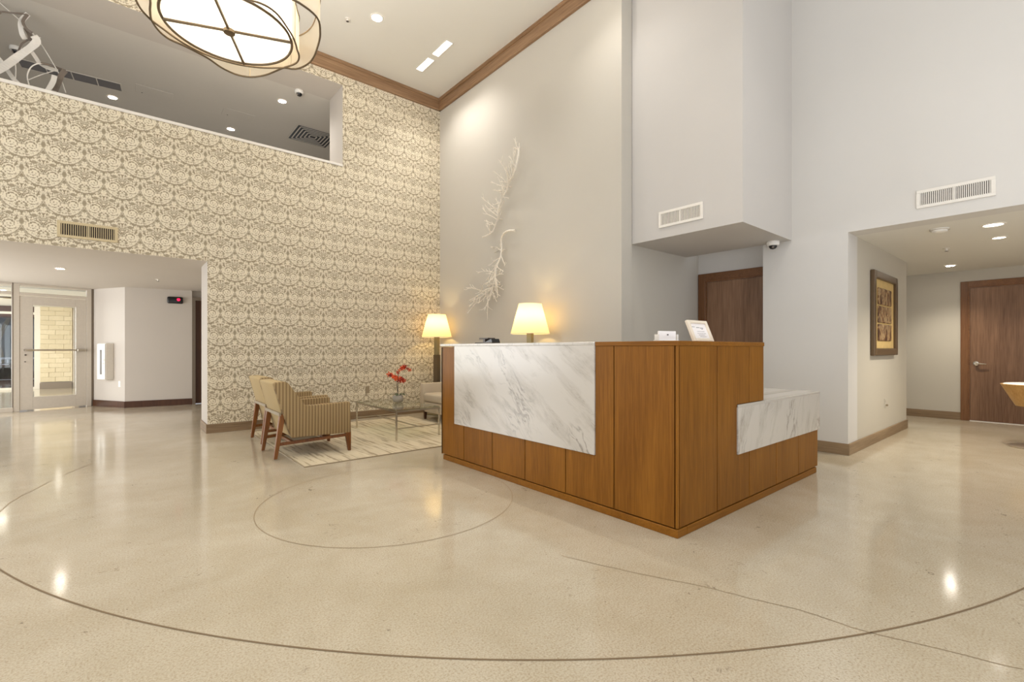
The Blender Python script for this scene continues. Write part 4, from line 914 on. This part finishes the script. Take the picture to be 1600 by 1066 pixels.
# light display and cabinet in the passage
ANG = math.atan2(-0.12, 1.03)
ex = thing('wall_display', 'black rounded wall display with one red light, high on the passage wall', 'sign', (0.83, 11.24, 2.045), ANG)
MB().box(-.125, .125, -.05, 0, -.065, .065, .022, 3).build('housing', 'black_plastic', ex, smooth=True)
MB().lathe([(0, -.053), (.018, -.053), (.027, -.050), (.027, -.048)], (.055, 0, .012), 16, 1).build('red_lamp', 'red_light', ex)
DANG = math.atan2(-0.83, 0.472)
fe = thing('extinguisher_cabinet', 'white wall cabinet with narrow window slot, beside the glass door', 'cabinet', (-0.145, 11.715, 0.52), DANG)
MB().box(-.12, .12, -.13, 0, 0, .68, .006).build('body', 'white_metal', fe)
dr = MB().box(-.115, .115, -.145, -.13, .01, .67, .004).build('door', 'white_plastic', fe)
MB().box(-.03, .03, -.148, -.144, .1, .56).build('window_slot', 'slate', dr)
MB().tube([(.09, -.145, .30), (.09, -.165, .30), (.09, -.165, .38), (.09, -.145, .38)], .006, 6).build('latch', 'steel', dr)
outlet('white switch plate below the white wall cabinet', (0.0, 11.46, 0.44), DANG, 'white_plastic', True)

# ------------------------------------------------------------------ tub seat at the right edge
ts = thing('tub_stool', 'round wooden tub seat with white upholstery on a steel pedestal, at the right edge', 'stool', (7.79, 0.264, 0))
MB().lathe([(0, 0), (.23, 0), (.23, .012), (.2, .02), (.04, .03), (.035, .03)], n=36).build('base_plate', 'steel', ts, smooth=True)
MB().lathe([(.03, .03), (.03, .46)], n=16).build('column', 'steel', ts, smooth=True)
MB().lathe([(0, .455), (.165, .46), (.285, .70), (.278, .705), (.262, .69), (.155, .475), (0, .475)], n=40).build('shell', 'tub_wood', ts, smooth=True)
MB().lathe([(0, .52), (.16, .48), (.262, .685), (.268, .70), (.25, .712), (.12, .69), (0, .685)], n=40).build('seat_cushion', 'white_seat', ts, smooth=True)

# ------------------------------------------------------------------ outside, beyond the vestibule glass
struct('ground', MB().box(-30, 20, 18.35, 60, -1.0, -0.8), 'asphalt')
struct('trim_4', MB().box(-9, 2, 18.6, 19.4, 1.98, 2.5), 'fascia')
car = thing('car', 'dark red-brown car parked outside beyond the vestibule glass', 'car', (-3.4, 22.0, -0.8), 0.0)
body = [(-2.25, .35), (-2.2, .72), (-1.6, .86), (-1.0, .93), (1.2, .93), (1.9, .88), (2.25, .78), (2.3, .35)]
MB().prism(body, 1, -.88, .88, .04, 2).build('body', 'car_paint', car, smooth=True)
MB().prism([(-1.15, .92), (-.55, 1.40), (.75, 1.42), (1.5, .92)], 1, -.74, .74, .03, 2).build('cabin', 'car_paint', car, smooth=True)
MB().prism([(-.95, .97), (-.48, 1.34), (.1, 1.35), (.1, .97)], 1, -.76, -.735).prism([(.18, .97), (.18, 1.35), (.70, 1.35), (1.25, .97)], 1, -.76, -.735).build('window', 'car_glass', car)
MB().box(-1.1, 1.4, -.775, -.745, .925, .95).box(-.5, .75, -.76, -.72, 1.40, 1.425).box(-2.2, 2.2, -.895, -.875, .42, .45).build('chrome_trim', 'car_trim', car)
for x in (-1.45, 1.4): MB().lathe([(0, -.12), (.2, -.12), (.33, -.1), (.33, .1), (0, .1)], (x, -.80, .33), 20, 1).build('wheel', 'tyre', car, smooth=True)
rl = thing('railing', 'white balustrade railing across the street', 'railing', (-4.5, 27, 0))
MB().box(-4, 4, -.04, .04, .68, .76).box(-4, 4, -.04, .04, .14, .22).build('rail', 'rail_paint', rl)
b0 = None
for k in range(40):
    if b0 is None: b0 = MB().box(-.03, .03, -.03, .03, .22, .68).build('baluster', 'rail_paint', rl); o = b0
    else: o = b0.copy(); COL.objects.link(o); o.parent = rl
    o.location = (-3.9 + k*.2, 0, 0)
hd = thing('hedge', 'low green hedge under the white railing', 'hedge', (-4.5, 26.3, -0.8)); 
hm = MB().box(-4, 4, -.3, .3, 0, 0.9, .1, 3)
bmesh.ops.subdivide_edges(hm.bm, edges=hm.bm.edges[:], cuts=3, use_grid_fill=True)
for v_ in hm.bm.verts: v_.co += Vector((random.uniform(-.06, .06), random.uniform(-.06, .06), random.uniform(-.06, .06)))
hm.build('foliage', 'hedge', hd)
for i, (x, lb) in enumerate(((-5.6, 'pale blue column across the street, left of the tree trunks'), (-3.15, 'pale blue column across the street beside the stone wall'))):
    g = thing('porch_column', lb, 'column', (x, 27.6, -0.8)); MB().box(-.20, .20, -.20, .20, .15, 3.6).build('shaft', 'pillar_blue', g); MB().box(-.28, .28, -.28, .28, 0, .15).build('base', 'pillar_blue', g)
for i, (x, y, lean, lb) in enumerate(((-5.0, 29, -.6, 'slim leaning tree trunk across the street, left one'), (-4.2, 30.5, .5, 'slim leaning tree trunk across the street, right one'))):
    g = thing('tree', lb, 'tree', (x, y, -0.8)); MB().tube(bez([(0, 0, 0), (lean*.3, 0, 1.4), (lean*.2, 0, 2.4), (lean*1.6, .1, 4.2)], 5), [.13-.004*k for k in range(16)], 8).build('trunk', 'bark', g)
    cm_ = MB(); bmesh.ops.create_icosphere(cm_.bm, subdivisions=3, radius=1.1, matrix=Matrix.Translation((lean*1.5, 0, 5.2)))
    for v_ in cm_.bm.verts: v_.co += Vector((random.uniform(-.2, .2), random.uniform(-.2, .2), random.uniform(-.25, .25)))
    cm_.build('crown', 'foliage', g)
hs = thing('house', 'grey house wall with dark windows far across the street', 'building', (-6, 33, -0.8))
MB().box(-9, 9, 0, 4, 0, 7).build('wall', 'house_wall', hs)
for x in (-4, -1.5, 1, 3.5): MB().box(x-.5, x+.5, -.06, 0, .9, 2.6).build('window', 'house_glass', hs)
MB().box(-9.4, 9.4, -.5, 4.3, 7, 7.3).build('roof', 'fascia', hs)
